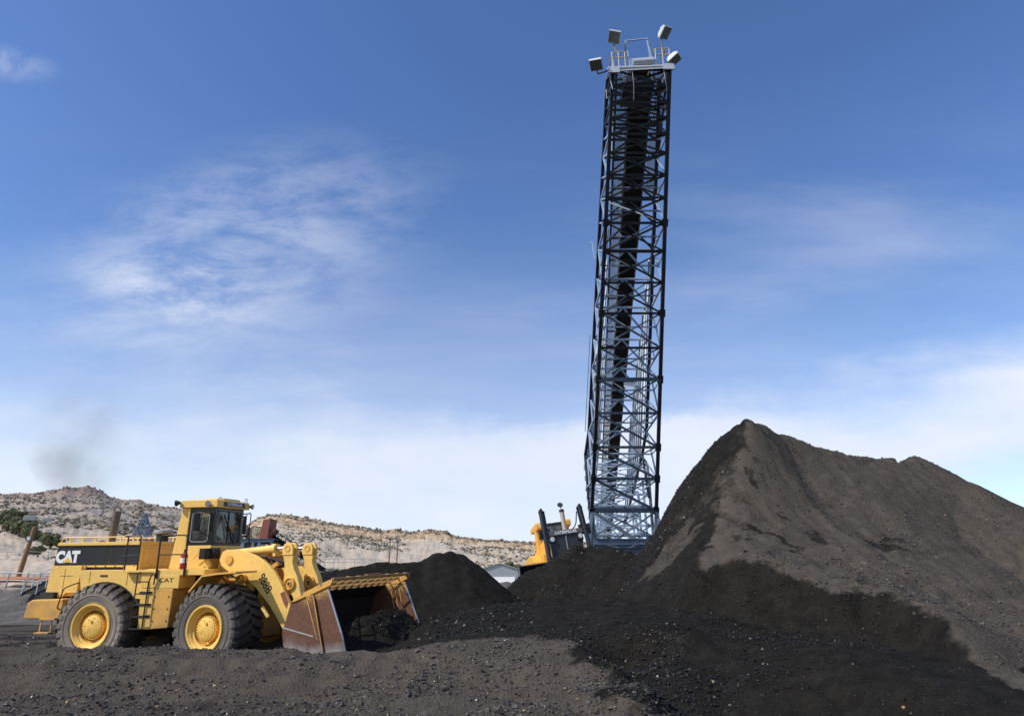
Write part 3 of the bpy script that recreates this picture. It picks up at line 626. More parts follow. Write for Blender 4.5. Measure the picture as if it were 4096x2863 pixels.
def scrubs(H, n, t0, t1, s0, s1, mask):
    X, Y, Z, T = H; fr = (T > t0) & (T < t1); ii = np.argwhere(fr); k = RNG.integers(0, len(ii), n*3)
    i, j = ii[k,0], ii[k,1]; i = np.minimum(i, X.shape[0]-2); j = np.minimum(j, X.shape[1]-2); a = RNG.random(len(k)); b = RNG.random(len(k))
    f = lambda A: (A[i,j]*(1-a)+A[i,j+1]*a)*(1-b)+(A[i+1,j]*(1-a)+A[i+1,j+1]*a)*b
    p = np.stack([f(X), f(Y), f(Z)], -1); tt = f(T)
    m = mask(p, tt); p = p[m][:n]; s = RNG.uniform(s0, s1, len(p))*(.6+.8*RNG.random(len(p))**2); return p+np.array([0,0,1])*s[:,None]*.35, s
def boulders(H, n, t0, t1, s0, s1):
    p, s_ = scrubs(H, n, t0, t1, s0, s1, lambda q, t: np.abs(np.mod(q[:,2]*.16+fbm(q[:,0]*.02, q[:,1]*.02, 4)*1.4, 1)-.5) < .10+.1*fbm(q[:,0]*.05, q[:,1]*.05)); return p, s_
a1 = scrubs(hr, 10000, 3.4, 6.1, .5, 1.3, lambda p,t: (fbm(p[:,0]*.020+p[:,1]*.004, p[:,1]*.010+9, 4)+fbm(p[:,0]*.09, p[:,1]*.09, 3)*.5+RNG.random(len(p))*.3-.22 > 0))
a2 = scrubs(hr, 1500, 7.0, 9.3, .7, 1.8, lambda p,t: RNG.random(len(p)) < .7)
a3 = scrubs(hl, 16000, 5.7, 8.1, .4, 1.3, lambda p,t: (fbm(p[:,0]*.03, p[:,1]*.012, 5)+RNG.random(len(p))*.35-.02 > 0))
a4 = scrubs(hl, 700, 3.8, 5.9, .15, .5, lambda p,t: (fbm(p[:,0]*.12, p[:,1]*.06, 3)+RNG.random(len(p))*.3-.12 > 0))
pp = np.concatenate([a[0] for a in (a1,a2,a3,a4)]); ss_ = np.concatenate([a[1] for a in (a1,a2,a3,a4)])
tag(chunks('scrub', pp, ss_, np.zeros(len(pp)), SCRUB), 'dark desert scrub dotted over the hills and the mesa slopes', 'scrub', kind='stuff')
b1 = boulders(hl, 1600, 5.6, 8.0, .6, 2.0); b2 = boulders(hr, 1500, 6.0, 9.0, .5, 1.4)
def m_rock():
    m, t = mat('sandstone_rock'); gi = t.n('ShaderNodeNewGeometry').outputs['Random Per Island']
    out(t, pbsdf(t, Base_Color=t.mix(gi, (.27,.22,.16), (.46,.39,.30)), Roughness=.9).outputs[0]); return m
tag(chunks('boulders', np.concatenate([b1[0], b2[0]]), np.concatenate([b1[1], b2[1]]), np.zeros(len(b1[0])+len(b2[0])), m_rock()), 'pale sandstone rocks along the ledges of the hills and the mesa', 'rocks', kind='stuff')
def hz(H, x, y):
    X, Y, Z, T = H; k = np.argmin((X-x)**2+(Y-y)**2); return float(Z.ravel()[k])

# ================================================================== WHEEL LOADER
PR, PF = rad(10), rad(21)
LD = empty('wheel_loader', (-10.664, 20.620, 0), -PR)
tag(LD, 'yellow articulated wheel loader with black engine panel, pushing its worn bucket into coal', 'wheel loader')
LD.matrix_world = Matrix.Translation((-10.664, 20.620, 0)) @ Matrix.Rotation(-PR, 4, 'Z') @ Matrix.Translation((-.02,-1.0,1.75)) @ Matrix.Rotation(rad(3.4), 4, 'X') @ Matrix.Translation((0,1.0,-1.8))
FM = Matrix.Translation((1.905+1.905*math.cos(PF-PR), -1.905*math.sin(PF-PR), 0)) @ Matrix.Rotation(-(PF-PR), 4, 'Z')
def lp(name, mb, m, parent=None, front=False, bevel=0, smooth=None):
    return mb.build(name, m, parent or LD, smooth=smooth, bevel=bevel, mw=(FM if front and parent is None else None))
def wheel(u, side, front, rub):
    R = 1.06; y0 = side*1.62          # outer face
    w = .90; s = side
    tm = MB(); pr = [(.56,0),(.60,.015),(.70,.045),(.84,.055),(.95,.03),(.985,-.03),(.985,-w+.03),(.95,-w-.02),(.8,-w-.03),(.6,-w),(.56,-w)]
    tm.lathe([(r, h*s) for r,h in pr], (0,0,0), 72, closed=True)
    N = 26
    for sd in (0, 1):
        for i in range(N):
            a0 = 2*math.pi*(i+.5*sd)/N; dv = 2*math.pi/N*.56
            def pt(a, r, h): return Vector((r*math.cos(a), h*s, r*math.sin(a)))
            # curved lug from shoulder to just past the centre line; sweep of angle
            hs = [.035, -.03, -.16, -.30, -.46]; sw = [0, .012, .05, .10, .17]; ro = [1.0, 1.06, 1.062, 1.064, 1.066]
            if sd: hs = [-w-h for h in hs]
            vs = []
            for h, q, r in zip(hs, sw, ro):
                for da in (0, dv): vs += [pt(a0+q+da, .92 if h in (hs[0],) else .97, h), pt(a0+q+da, r if h != hs[0] else .985, h)]
            fs = []
            for k in range(len(hs)-1):
                b = k*4; c = b+4
                fs += [(b+1,b+3,c+3,c+1),(b,b+1,c+1,c),(b+2,c+2,c+3,b+3)]
            fs += [(0,2,3,1), (len(vs)-4, len(vs)-3, len(vs)-1, len(vs)-2)]
            tm.add(vs, fs)
            # sidewall end of the lug
            vs = [pt(a0+d, r, h*1.0 if not sd else -w-h) for d in (0, dv) for r, h in ((.80,.05),(.90,.075),(.985,.045))]
            tm.add(vs+[pt(a0+d, r, .02 if not sd else -w-.0) for d in (0, dv) for r in (.80,.985)], [(0,1,4,3),(1,2,5,4),(0,6,7,2,1),(3,4,5,9,8),(2,7,9,5)])
    for k, r in ((0, .775),(1,.61)):
        tm.lathe([(r-.012,.05*s),(r,.064*s),(r+.012,.05*s)], (0,0,0), 64)
    rm = MB()
    rm.lathe([(r, h*s) for r,h in ((.575,-.03),(.585,.02),(.56,.045),(.525,.04),(.50,.0),(.47,-.02),(.455,-.06),(.405,-.075),(.395,-.30),(.30,-.34),(.0,-.34))], (0,0,0), 64)
    rm.lathe([(r, (h-w)*s) for r,h in ((.575,.03),(.57,-.03),(.45,.05),(.4,.3),(0,.3))], (0,0,0), 32)
    hb = MB(); hb.lathe([(r, h*s) for r,h in ((.31,-.33),(.31,-.10),(.285,-.085),(.27,-.04),(.255,-.03),(0,-.03))], (0,0,0), 40)
    for i in range(30):
        a = 2*math.pi*i/30; c = Vector((math.cos(a)*.30, -.09*s, math.sin(a)*.30)); hb.cyl(c, c+Vector((0,.035*s,0)), .020, n=6)
    for i in range(8):
        a = 2*math.pi*i/8+.2; c = Vector((math.cos(a)*.22, -.03*s, math.sin(a)*.22)); hb.cyl(c, c+Vector((0,.014*s,0)), .013, n=6)
    c = Vector((-.08, -.03*s, .12)); hb.cyl(c, c+Vector((0,.03*s,0)), .035, n=10)
    loc = Matrix.Translation((u, y0, R)); rot = Matrix.Rotation(random.uniform(0,1), 4, 'Y')
    M = (FM if front else Matrix()) @ loc @ rot
    W_ = tm.build('wheel', rub, LD, smooth=rad(32)); W_.matrix_local = M
    r_ = rm.build('rim', YELH, W_, smooth=rad(30)); h_ = hb.build('hub', YELH, W_, smooth=rad(35)); return W_
wheel(0, -1, False, RUBR); wheel(0, 1, False, RUBR); wheel(0, -1, True, RUB); wheel(0, 1, True, RUB)

# --- rear frame and engine hood
m = MB(); m.prism([(-2.15,1.72),(-2.0,3.12),(.575,3.12),(.575,2.0),(.6,1.8),(-1.0,1.8)], -.88, .88)
hood = lp('engine_hood', m, YEL, bevel=.02)
m = MB(); m.prism([(-2.02,3.115),(-2.01,3.20),(.59,3.21),(.59,3.115)], -.93, .93); lp('hood_top', m, YEL, hood, bevel=.012)
m = MB(); m.prism([(-2.07,2.585),(-2.02,3.11),(-1.36,3.11),(-1.36,2.585)], -.893, .893)
m2 = MB(); m2.box(-1.345, -.36, -.889, .889, 2.585, 3.11); m3 = MB(); m3.box(-.345, .565, -.889, .889, 2.585, 3.11)
bp = lp('side_panel', m, BLK, hood); bp2 = lp('side_panel', m2, BLK, hood); bp3 = lp('side_panel', m3, BLK, hood)
m = MB(); m.prism([(-2.15,1.74),(-2.075,2.57),(-1.12,2.57),(-1.12,2.5),(-1.16,1.86),(-1.5,1.86),(-1.62,1.74)], -.96, .96); lp('rear_side_panel', m, YEL, hood, bevel=.01)
m = MB(); m.box(-1.05, .12, -.885, .885, 2.46, 2.53); lp('vent_slot', m, DARK, hood)
m = MB(); m.box(-1.07, .14, -.93, -.88, 2.535, 2.575); m.box(-1.07, .14, .88, .93, 2.535, 2.575); lp('trim_strip', m, YEL, hood)
# front wall of the hood with its embossed door
m = MB(); m.box(.575, .60, -.72, .80, 2.52, 3.02); lp('hood_front_door', m, YEL, hood, bevel=.008)
text('embossed_lettering', 'CAT', .16, YEL, hood, (.602, .05, 2.78), (0,1,0), (0,0,1), bold=.004, extrude=.008, sx=1.4)
# logo on the black panel: white letters with a yellow triangle under the A
lg = text('logo_lettering', 'CAT', .40, WHITE, hood, (-1.665, -.9, 2.80), (1,0,0), (.02,0,1), bold=.028, extrude=.004, sx=.92)
m = MB(); m.prism([(-1.79,2.665),(-1.50,2.665),(-1.645,2.80)], -.9095, -.904); lp('logo_triangle', m, LOGOY, hood)
m = MB()
for u, z0, z1 in ((-1.62,1.9,2.5),(-.52,2.14,2.45),(.62,2.06,2.44)): m.box(u,u+.012,-1.3135 if u > -1 else -.9635,-1.312 if u > -1 else -.9615,z0,z1)
m.box(-1.75,-1.35,-.9635,-.9615,2.30,2.312); lp('panel_seam', m, DARK, hood)
m = MB()
for u in (-1.3,-1.0,-.7,-.4,-.1,.2,.5): m.cyl((u,-.935,2.555),(u,-.945,2.555),.018, n=6)
for z in (1.2,1.5,1.8): m.cyl((1.66,-1.50,z),(1.66,-1.512,z),.02, n=6); m.cyl((2.06,-1.50,z),(2.06,-1.512,z),.02, n=6)
lp('bolt_row', m, DARK, hood)
m = MB(); m.box(-.2,.02,-1.325,-1.312,2.30,2.34); lp('door_latch', m, DARK, hood)
# top rail
m = MB()
for sd in (-.86, .86):
    m.tube(fillet([(-1.98,sd,3.20),(-1.93,sd,3.335),(.56,sd,3.335)], .05), .018, 6)
    for u in (-1.7,-1.3,-.9,-.5,-.1,.3,.55): m.bar((u,sd,3.2),(u,sd,3.33),.05,.02)
lp('hood_rail', m, YEL)
m = MB(); m.cyl((-1.15,.05,3.15),(-1.07,.05,4.10),.11, n=24); m.cyl((-1.154,.05,3.20),(-1.15,.05,3.26),.125, n=24)
ex = lp('exhaust_pipe', m, PIPE, smooth=rad(40))
m = MB(); m.tube([(-1.07+.115*math.cos(a)-.02,.05+.02*math.sin(a),4.13+.13*math.sin(a)) for a in np.linspace(0,math.pi,9)]+[(-1.205,.05,3.98)], .016, 6); lp('exhaust_lip', m, PIPE, ex, smooth=1)
m = MB(); m.cyl((.30,.35,3.15),(.30,.35,3.44),.165, n=20); ac = lp('air_cleaner', m, DARK, smooth=rad(40))
m = MB(); m.lathe([(0,.12),(.20,.12),(.245,.09),(.25,.03),(.19,0),(0,0)], (.30,.35,3.43), 24, axis='Z'); lp('cap', m, GREYM, ac, smooth=rad(40))
m = MB(); m.tube([(.22,.1,3.28),(.08,.0,3.24),(-.02,-.05,3.18)], .03, 6); m.tube([(-1.4,-.1,3.16),(-1.38,-.1,3.24),(-1.3,-.1,3.25),(-1.25,-.1,3.22)], .03, 6); lp('hose', m, RUSTR, smooth=1)
# counterweight
m = MB(); m.prism([(-2.38,1.22),(-2.34,1.62),(-2.2,1.70),(-1.26,1.72),(-1.22,1.5),(-1.3,1.22)], -1.30, 1.30); cw = lp('counterweight', m, YELW, bevel=.03)
m = MB(); m.box(-2.16,-1.75,-1.1,1.1,1.70,1.88); lp('grille_guard', m, DARK)
m = MB()
for u in (-1.88, -1.55): m.bar((u,-1.22,1.22),(u+.01,-1.24,.86),.03,.02)
m.box(-1.93,-1.50,-1.36,-1.18,.84,.88); m.box(-1.86,-1.40,-1.32,-1.2,1.19,1.23); lp('rear_step', m, YELW, bevel=.004)
m = MB(); m.tube(fillet([(-1.25,-1.33,1.45),(-1.33,-1.36,1.5),(-1.22,-1.36,2.0),(-1.0,-1.2,2.12),(-.96,-1.0,2.12)], .08), .017, 6); lp('grab_rail', m, DARK, smooth=1)
# rear fender arch, frame, axle
arc = [(1.22*math.cos(a), 1.06+1.14*math.sin(a)) for a in np.linspace(rad(150), rad(28), 12)]
arc2 = [(1.14*math.cos(a), 1.06+1.06*math.sin(a)) for a in np.linspace(rad(28), rad(150), 12)]
m = MB(); m.prism(arc+arc2, -1.30, -.80); m.prism(arc+arc2, .80, 1.30); lp('rear_fender', m, DARK, smooth=rad(30))
arcb = [(1.19*math.cos(a), 1.06+1.10*math.sin(a)) for a in np.linspace(rad(38), rad(128), 10)]
m = MB(); m.prism([(-.86,2.46),(.60,2.46),(1.12,2.44),(1.14,1.72)]+arcb, -1.31, -.885); m.prism([(-.86,2.46),(.60,2.46),(1.12,2.44),(1.14,1.72)]+arcb, .885, 1.31); lp('engine_side_skirt', m, YEL, bevel=.008)
m = MB(); m.box(-2.0,1.9,-.55,.55,.72,1.75); m.cyl((0,-.9,1.06),(0,.9,1.06),.22, n=14); m.box(1.3,2.1,-.75,.75,1.0,2.3); lp('rear_frame', m, DARK)
m = MB(); m.prism([(1.8,.75),(2.0,.7),(2.55,.95),(2.6,1.9),(1.8,2.2)], -.35, .35); m.cyl((1.905,0,.7),(1.905,0,2.1),.14, n=12); lp('articulation_joint', m, DARK)
# platform
m = MB(); m.box(.60,1.55,-1.48,-.74,2.40,2.455); m.box(1.55,3.0,-1.50,-.74,2.33,2.465); m.box(.60,3.0,.74,1.5,2.33,2.465); m.box(.60,1.34,-.74,.74,2.42,2.47); plat = lp('deck_platform', m, YEL, bevel=.008)
m = MB(); m.box(1.57,2.30,-1.503,-.8,2.0,2.335); m.box(1.13,1.57,-1.42,-.8,2.0,2.40); lp('storage_box', m, YEL, bevel=.01)
text('box_lettering', 'CAT', .15, BLK, LD, (1.93,-1.5045,2.20), (1,0,0), (0,0,1), bold=.002, extrude=.001, sx=1.45)
m = MB(); m.prism([(1.60,1.0),(1.58,1.995),(2.16,1.995),(2.12,1.04)], -1.50, -.75); lp('battery_box', m, YELW, bevel=.02)
m = MB(); m.prism([(1.20,.99),(1.16,1.99),(1.56,1.99),(1.575,.99)], -1.42, -.75); lp('step_well', m, YEL, bevel=.01)
m = MB(); m.box(.6,3.0,.75,1.5,1.0,2.33); lp('fuel_tank', m, YEL, bevel=.02)
# ladder
m = MB(); y = -1.60
m.tube(fillet([(1.18,y+.05,2.42),(1.14,y,2.36),(1.15,y,2.2),(1.14,y,1.8),(1.10,y,1.05)], .06), .017, 6)
m.tube(fillet([(1.62,y+.04,2.10),(1.66,y,2.38),(1.56,y,2.36),(1.49,y,2.12),(1.49,y,1.9),(1.46,y,.99)], .07), .017, 6)
for z, q in ((1.02,.0),(1.31,.0),(1.60,.0),(1.87,0),(2.17,0)): m.bar((1.10+(z-1)*.04,y,z),(1.47+(z-1)*.03,y,z),.045,.028)
for z in (1.31,1.60,1.90): m.bar((1.14,y+.17,z-.005),(1.50,y+.17,z-.005),.02,.05)
lp('ladder', m, DARK, smooth=rad(50))
# handrails
m = MB(); r = .019
m.tube([(.62,-1.46,2.45),(.62,-1.46,3.33)], r, 6); m.tube(fillet([(.52,-1.46,3.33),(.62,-1.46,3.34),(.98,-1.46,3.345),(1.0,-1.46,3.28),(1.0,-1.46,2.38)], .05), r, 6); m.tube([(.50,-1.46,2.82),(1.0,-1.46,2.83)], r, 6)
lp('handrail', m, DARK, smooth=1)
m = MB(); m.tube(fillet([(1.64,-1.53,2.34),(1.64,-1.53,3.34),(2.44,-1.53,3.34),(2.44,-1.53,2.38)], .12), .022, 6); m.tube([(1.64,-1.53,2.85),(2.44,-1.53,2.85)], r, 6)
m.cyl((1.64,-1.53,2.25),(1.64,-1.53,2.5),.03, n=6); m.cyl((2.44,-1.53,2.28),(2.44,-1.53,2.52),.03, n=6)
lp('handrail', m, DARK, smooth=1)
m = MB(); m.tube(fillet([(2.56,-.78,2.5),(2.56,-.86,3.0),(2.42,-.86,2.97),(2.18,-.84,2.72)], .06), .015, 6); lp('grab_rail', m, YEL, smooth=1)
m = MB(); m.tube(fillet([(1.64,1.48,2.45),(1.64,1.48,3.34),(2.44,1.48,3.34),(2.44,1.48,2.45)], .1), r, 6); lp('handrail', m, DARK, smooth=1)
# fire extinguisher stands on the deck, clamped to the cab
m = MB(); m.lathe([(0,0),(.085,.0),(.09,.02),(.09,.36),(.06,.42),(.03,.44),(0,.44)], (2.20,-1.25,2.47), 18, axis='Z'); fe = lp('fire_extinguisher', m, RED, smooth=rad(40))
m = MB(); m.cyl((2.20,-1.25,2.905),(2.20,-1.25,2.96),.022, n=8); m.bar((2.16,-1.25,2.965),(2.28,-1.25,2.985),.02,.015); lp('valve', m, DARK, fe)
m = MB(); m.lathe([(.0915,.16),(.0915,.29)], (2.20,-1.25,2.47), 18, axis='Z'); lp('paper_label', m, WHITE, fe)
# --- cab
m = MB(); m.box(1.60,2.53,-.74,.74,2.466,3.08); m.box(2.53,2.72,-.35,.55,2.50,3.02); cab = lp('cab', m, YEL, bevel=.015); cab.location = (.09, 0, 0)
m = MB()
for sd in (-1, 1):
    y0, y1 = (.66*sd, .765*sd) if sd > 0 else (.765*sd, .66*sd)
    m.prism([(1.33,2.466),(1.56,4.10),(1.80,4.10),(1.77,3.1),(1.79,2.466)], y0, y1)
lp('rear_pillar', m, YEL, cab, bevel=.02)
m = MB(); x0, x1, z0, z1 = 1.72, 2.53, 3.08, 4.095
for sd in (-1, 1):
    yy = sorted((.735*sd, .69*sd))
    m.box(x0,1.86,*yy,z0,z1); m.box(2.40,x1,*yy,z0,z1); m.box(1.86,2.40,*yy,z0,3.17); m.box(1.86,2.40,*yy,3.97,z1)
m.box(2.485,2.535,-.69,-.60,z0,z1); m.box(2.485,2.535,.60,.69,z0,z1); m.box(2.485,2.535,-.60,.60,z0,3.15); m.box(2.485,2.535,-.60,.60,4.0,z1); m.box(2.487,2.533,-.02,.03,3.15,4.0)
m.box(1.55,1.60,-.69,.69,z0,3.12); m.box(1.60,1.65,-.66,-.52,z0,z1); m.box(1.60,1.65,.52,.66,z0,z1); m.box(1.60,1.65,-.5,.5,3.9,z1); m.box(1.60,1.72,-.7,-.66,3.08,3.2)
cf = lp('cab_frame', m, BLKG, cab, bevel=.012)
def rrect(x0,x1,z0,z1,r,n=6):
    o = []
    for cx, cz, a0 in ((x1-r,z1-r,0),(x0+r,z1-r,90),(x0+r,z0+r,180),(x1-r,z0+r,270)):
        o += [(cx+r*math.cos(rad(a0+90*k/n)), cz+r*math.sin(rad(a0+90*k/n))) for k in range(n+1)]
    return o
for sd in (-1, 1):
    m = MB(); m.prism(rrect(1.85,2.41,3.16,3.98,.08), *sorted((sd*.715,sd*.709))); w = lp('side_window', m, GLASS, cab)
    m = MB(); q = rrect(1.865,2.395,3.175,3.965,.08); m.tube([(a,sd*.735,b) for a,b in q+q[:1]], .014, 5); lp('window_seal', m, GREYM, w)
m = MB(); m.box(2.506,2.512,-.60,.60,3.15,4.0); ws = lp('windscreen', m, GLASS, cab)
m = MB(); q = [(-.56,3.18),(-.56,3.72),(-.50,3.90),(-.40,3.93),(-.31,3.84),(-.10,3.28),(-.13,3.18)]; q = fillet([(2.53,a,b) for a,b in q+q[:1]], .06, 3); m.tube(q, .014, 5); lp('window_seal', m, GREYM, ws)
m = MB(); m.bar((2.55,-.30,3.92),(2.56,.14,3.30),.03,.02); m.bar((2.56,-.12,3.66),(2.57,.32,3.24),.02,.02); m.bar((2.56,.14,3.3),(2.56,.3,3.14),.03,.02); lp('wiper', m, DARK, cab)
m = MB(); m.box(1.62,1.626,-.52,.52,3.12,3.9); lp('rear_window', m, GLASS, cab)
m = MB(); m.box(1.85,2.25,-.25,.25,3.0,3.12); m.prism([(1.78,3.1),(1.72,3.55),(1.80,3.57),(1.9,3.12)], -.22, .22); lp('seat', m, DARK, cab, bevel=.03)
m = MB(); m.cyl((2.42,0,3.0),(2.30,0,3.27),.03, n=8); m.lathe([(.17,0),(.185,.012),(.17,.024)], (2.29,0,3.27), 20, axis='Z'); lp('steering_column', m, DARK, cab)
m = MB(); m.box(2.20,2.42,-.22,-.08,3.09,3.28); lp('control_console', m, RED, cab, bevel=.02)
m = MB(); m.prism([(1.50,4.10),(1.50,4.26),(1.56,4.30),(2.60,4.31),(2.64,4.27),(2.65,4.10)], -.83, .83); m.prism([(1.95,4.305),(2.02,4.37),(2.55,4.37),(2.60,4.305)], -.42, .42); rf = lp('cab_roof', m, YEL, cab, bevel=.018)
m = MB(); m.box(2.6505,2.656,-.52,.56,4.135,4.265); lp('name_board', m, BLK, rf)
text('name_lettering', 'CATERPILLAR', .118, WHITE, rf, (2.658,.02,4.20), (0,1,0), (0,0,1), bold=.003, extrude=.002, sx=1.05)
m = MB(); m.prism([(-.40,0),(-.33,0),(-.365,.035)], 0, .004)
def lamp(parent, c, d, r=.075, mm=DARK):
    m = MB(); c = Vector(c); d = Vector(d).normalized(); m.cyl(c, c-d*r*1.0, r*1.05, r*.6, n=16); m.cyl(c-d*r, c-d*r*1.5, r*.6, r*.3, n=12); a = lp('work_light', m, mm, parent, smooth=rad(40))
    m = MB(); m.cyl(c+d*.004, c+d*.012, r*.9, n=16); lp('lens', m, LENS, a); return a
lamp(cab, (2.42,-.92,4.19), (.75,-.65,-.05)); lamp(cab, (2.75,.84,4.19), (1,.2,-.1)); lamp(cab, (1.42,-.9,4.22), (-1,-.2,-.15), .085); lamp(cab, (1.42,.9,4.22), (-1,.2,-.15), .085)
m = MB(); m.tube(fillet([(2.6,.62,4.3),(2.6,.62,4.42),(2.6,.74,4.42),(2.6,.74,4.3)], .05), .012, 5); m.tube(fillet([(2.45,-.5,4.33),(2.5,-.5,4.40),(2.58,-.5,4.33)], .04), .018, 5); lp('lifting_eye', m, GREYM, rf, smooth=1)
# mirrors
m = MB(); m.tube(fillet([(2.50,-.74,3.93),(2.48,-1.10,3.97),(2.46,-1.12,3.45),(2.50,-.74,3.33)], .06), .014, 6); mr = lp('mirror_bracket', m, DARK, smooth=1)
m = MB(); m.box(2.30,2.37,-1.22,-.98,3.46,3.94); lp('mirror', m, BLK, mr, bevel=.025)
m = MB(); m.tube(fillet([(2.52,.74,3.98),(2.52,1.32,4.03),(2.50,1.30,3.36),(2.52,.74,3.36)], .08), .017, 6); m.tube([(2.5,1.12,3.99),(2.46,1.06,3.7),(2.5,1.10,3.38)], .014, 6); m.tube([(2.50,1.26,4.02),(2.5,1.27,4.09)], .008, 5); mr = lp('mirror_bracket', m, DARK, smooth=1)
m = MB(); m.box(2.38,2.40,1.13,1.30,3.42,3.95); lp('mirror', m, DARK, mr)
# headlights on the front frame
for q in ((2.66,-1.02,2.86),(2.80,-.78,2.87)):
    m = MB(); m.box(q[0]-.10,q[0]+.06,q[1]-.14,q[1]+.12,q[2]-.14,q[2]+.14); a = lp('headlight', m, BLK, bevel=.01)
    m = MB(); m.cyl((q[0]+.0635,q[1],q[2]),(q[0]+.085,q[1],q[2]),.10,.09, n=16); lp('lens', m, DARK, a)
m = MB(); m.prism([(2.62,2.42),(2.60,2.72),(2.70,2.74),(2.80,2.55),(2.72,2.38)], -.98, -.86); m.tube([(2.66,-.95,2.72),(2.62,-.9,2.6),(2.72,-.9,2.5)], .04, 6); lp('lamp_bracket', m, YEL, bevel=.01)

# --- front frame, arms, linkage (front-frame coordinates)
m = MB(); m.prism([(-1.6,.8),(-1.6,1.5),(-.9,2.2),(-.75,2.95),(.05,2.95),(.45,2.2),(.75,1.6),(.6,.75)], -.50, .50); m.cyl((0,-.95,1.06),(0,.95,1.06),.24, n=14)
m.box(-.3,.5,-.62,.62,1.9,2.15); lp('front_frame', m, YELW, front=True, bevel=.02)
m = MB(); m.box(-.5,.35,-.52,-.505,2.25,2.85); m.box(.1,.6,-.53,-.52,1.5,2.1); lp('frame_recess', m, DARK, front=True)
fp = [(-.66,1.95),(-.28,2.335),(.22,2.395),(.80,2.43)]
for sd in (-1, 1):
    m = MB(); t = [(a+.02,b-.045) for a,b in fp][::-1]; m.prism(fp+t, *sorted((sd*1.62, sd*.86))); m.bar((-.28,sd*.9,2.3),(-.3,sd*.6,2.1),.08,.08); lp('front_fender', m, YELW, front=True, bevel=.008)
TOP = [(-.62,2.70),(-.55,2.90),(-.42,2.955),(-.12,2.96),(.12,2.93),(.33,2.875),(.58,2.80),(.83,2.68),(1.06,2.53),(1.25,2.36),(1.43,2.14),(1.62,1.87),(1.82,1.56),(2.25,1.0),(2.62,.72)]
LOW = [(2.55,.42),(2.10,.50),(1.62,1.02),(1.40,1.28),(1.16,1.56),(.90,1.80),(.66,2.0),(.45,2.13),(.2,2.2),(-.05,2.27),(-.3,2.40),(-.55,2.55)]
for sd in (-1, 1):
    m = MB(); m.prism(TOP+LOW, *sorted((sd*.70, sd*.60))); arm = lp('lift_arm', m, YEL, front=True, bevel=.018)
    m = MB(); m.cyl((.27,sd*.70,2.22),(.27,sd*.84,2.22),.115, n=18); m.cyl((.27,sd*.84,2.22),(.27,sd*.93,2.22),.085, n=18); m.cyl((-.28,sd*.6,2.70),(-.28,sd*.74,2.70),.12, n=18); m.box(-.1,.3,*sorted((sd*.72,sd*.84)),2.06,2.18); lp('pivot_pin', m, YELW, arm, smooth=rad(35), bevel=0)
    m = MB(); m.cyl((-.9,sd*.78,1.35),(.0,sd*.8,2.0),.10, n=14); m.cyl((.0,sd*.8,2.0),(.27,sd*.8,2.22),.05, n=12); lp('lift_cylinder', m, YEL, front=True, smooth=rad(40))
text('model_number', '988B', .32, BLK, LD, (.96,-.703,2.10), (.62,0,-.785), (.785,0,.62), bold=.003, extrude=.0015, sx=.80, mw=FM)
# worn gaps and scuffed patch on the arm
m = MB(); m.prism([(1.46,1.87),(1.60,1.62),(1.70,1.50),(1.74,1.66),(1.58,1.92)], -.7035, -.70); lp('rust_patch', m, RUSTR, front=True)
m = MB(); m.cyl((1.02,-.6,2.02),(1.02,.6,2.02),.16, n=18); m.box(.75,1.25,-.6,.6,1.78,2.1); m.bar((.5,-.3,2.3),(1.05,-.35,2.6),.08,.1); m.bar((.7,.2,2.2),(1.2,.2,2.5),.1,.08); lp('cross_tube', m, YELW, front=True, smooth=rad(40))
m = MB()
for q in range(4): m.tube([(.55,-.25+q*.15,2.75),(.8,-.3+q*.16,2.55),(1.05,-.22+q*.12,2.5),(1.25,-.35+q*.2,2.62)], .028, 6)
m.tube([(.1,-.1,2.8),(.5,0,2.7),(.9,.1,2.62)], .035, 6); lp('hydraulic_hose', m, DARK, front=True, smooth=1)
BC = [(1.36,2.74),(1.32,2.82),(1.32,3.0),(1.38,3.10),(1.50,3.13),(1.62,3.10),(1.68,3.0),(1.67,2.80),(1.66,2.60),(1.74,2.42),(1.85,2.25),(1.93,2.05),(1.98,1.86),(2.02,1.62),(1.94,1.50),(1.84,1.52),(1.76,1.74),(1.66,1.90),(1.50,1.95),(1.42,2.05),(1.42,2.22),(1.42,2.45),(1.40,2.62)]
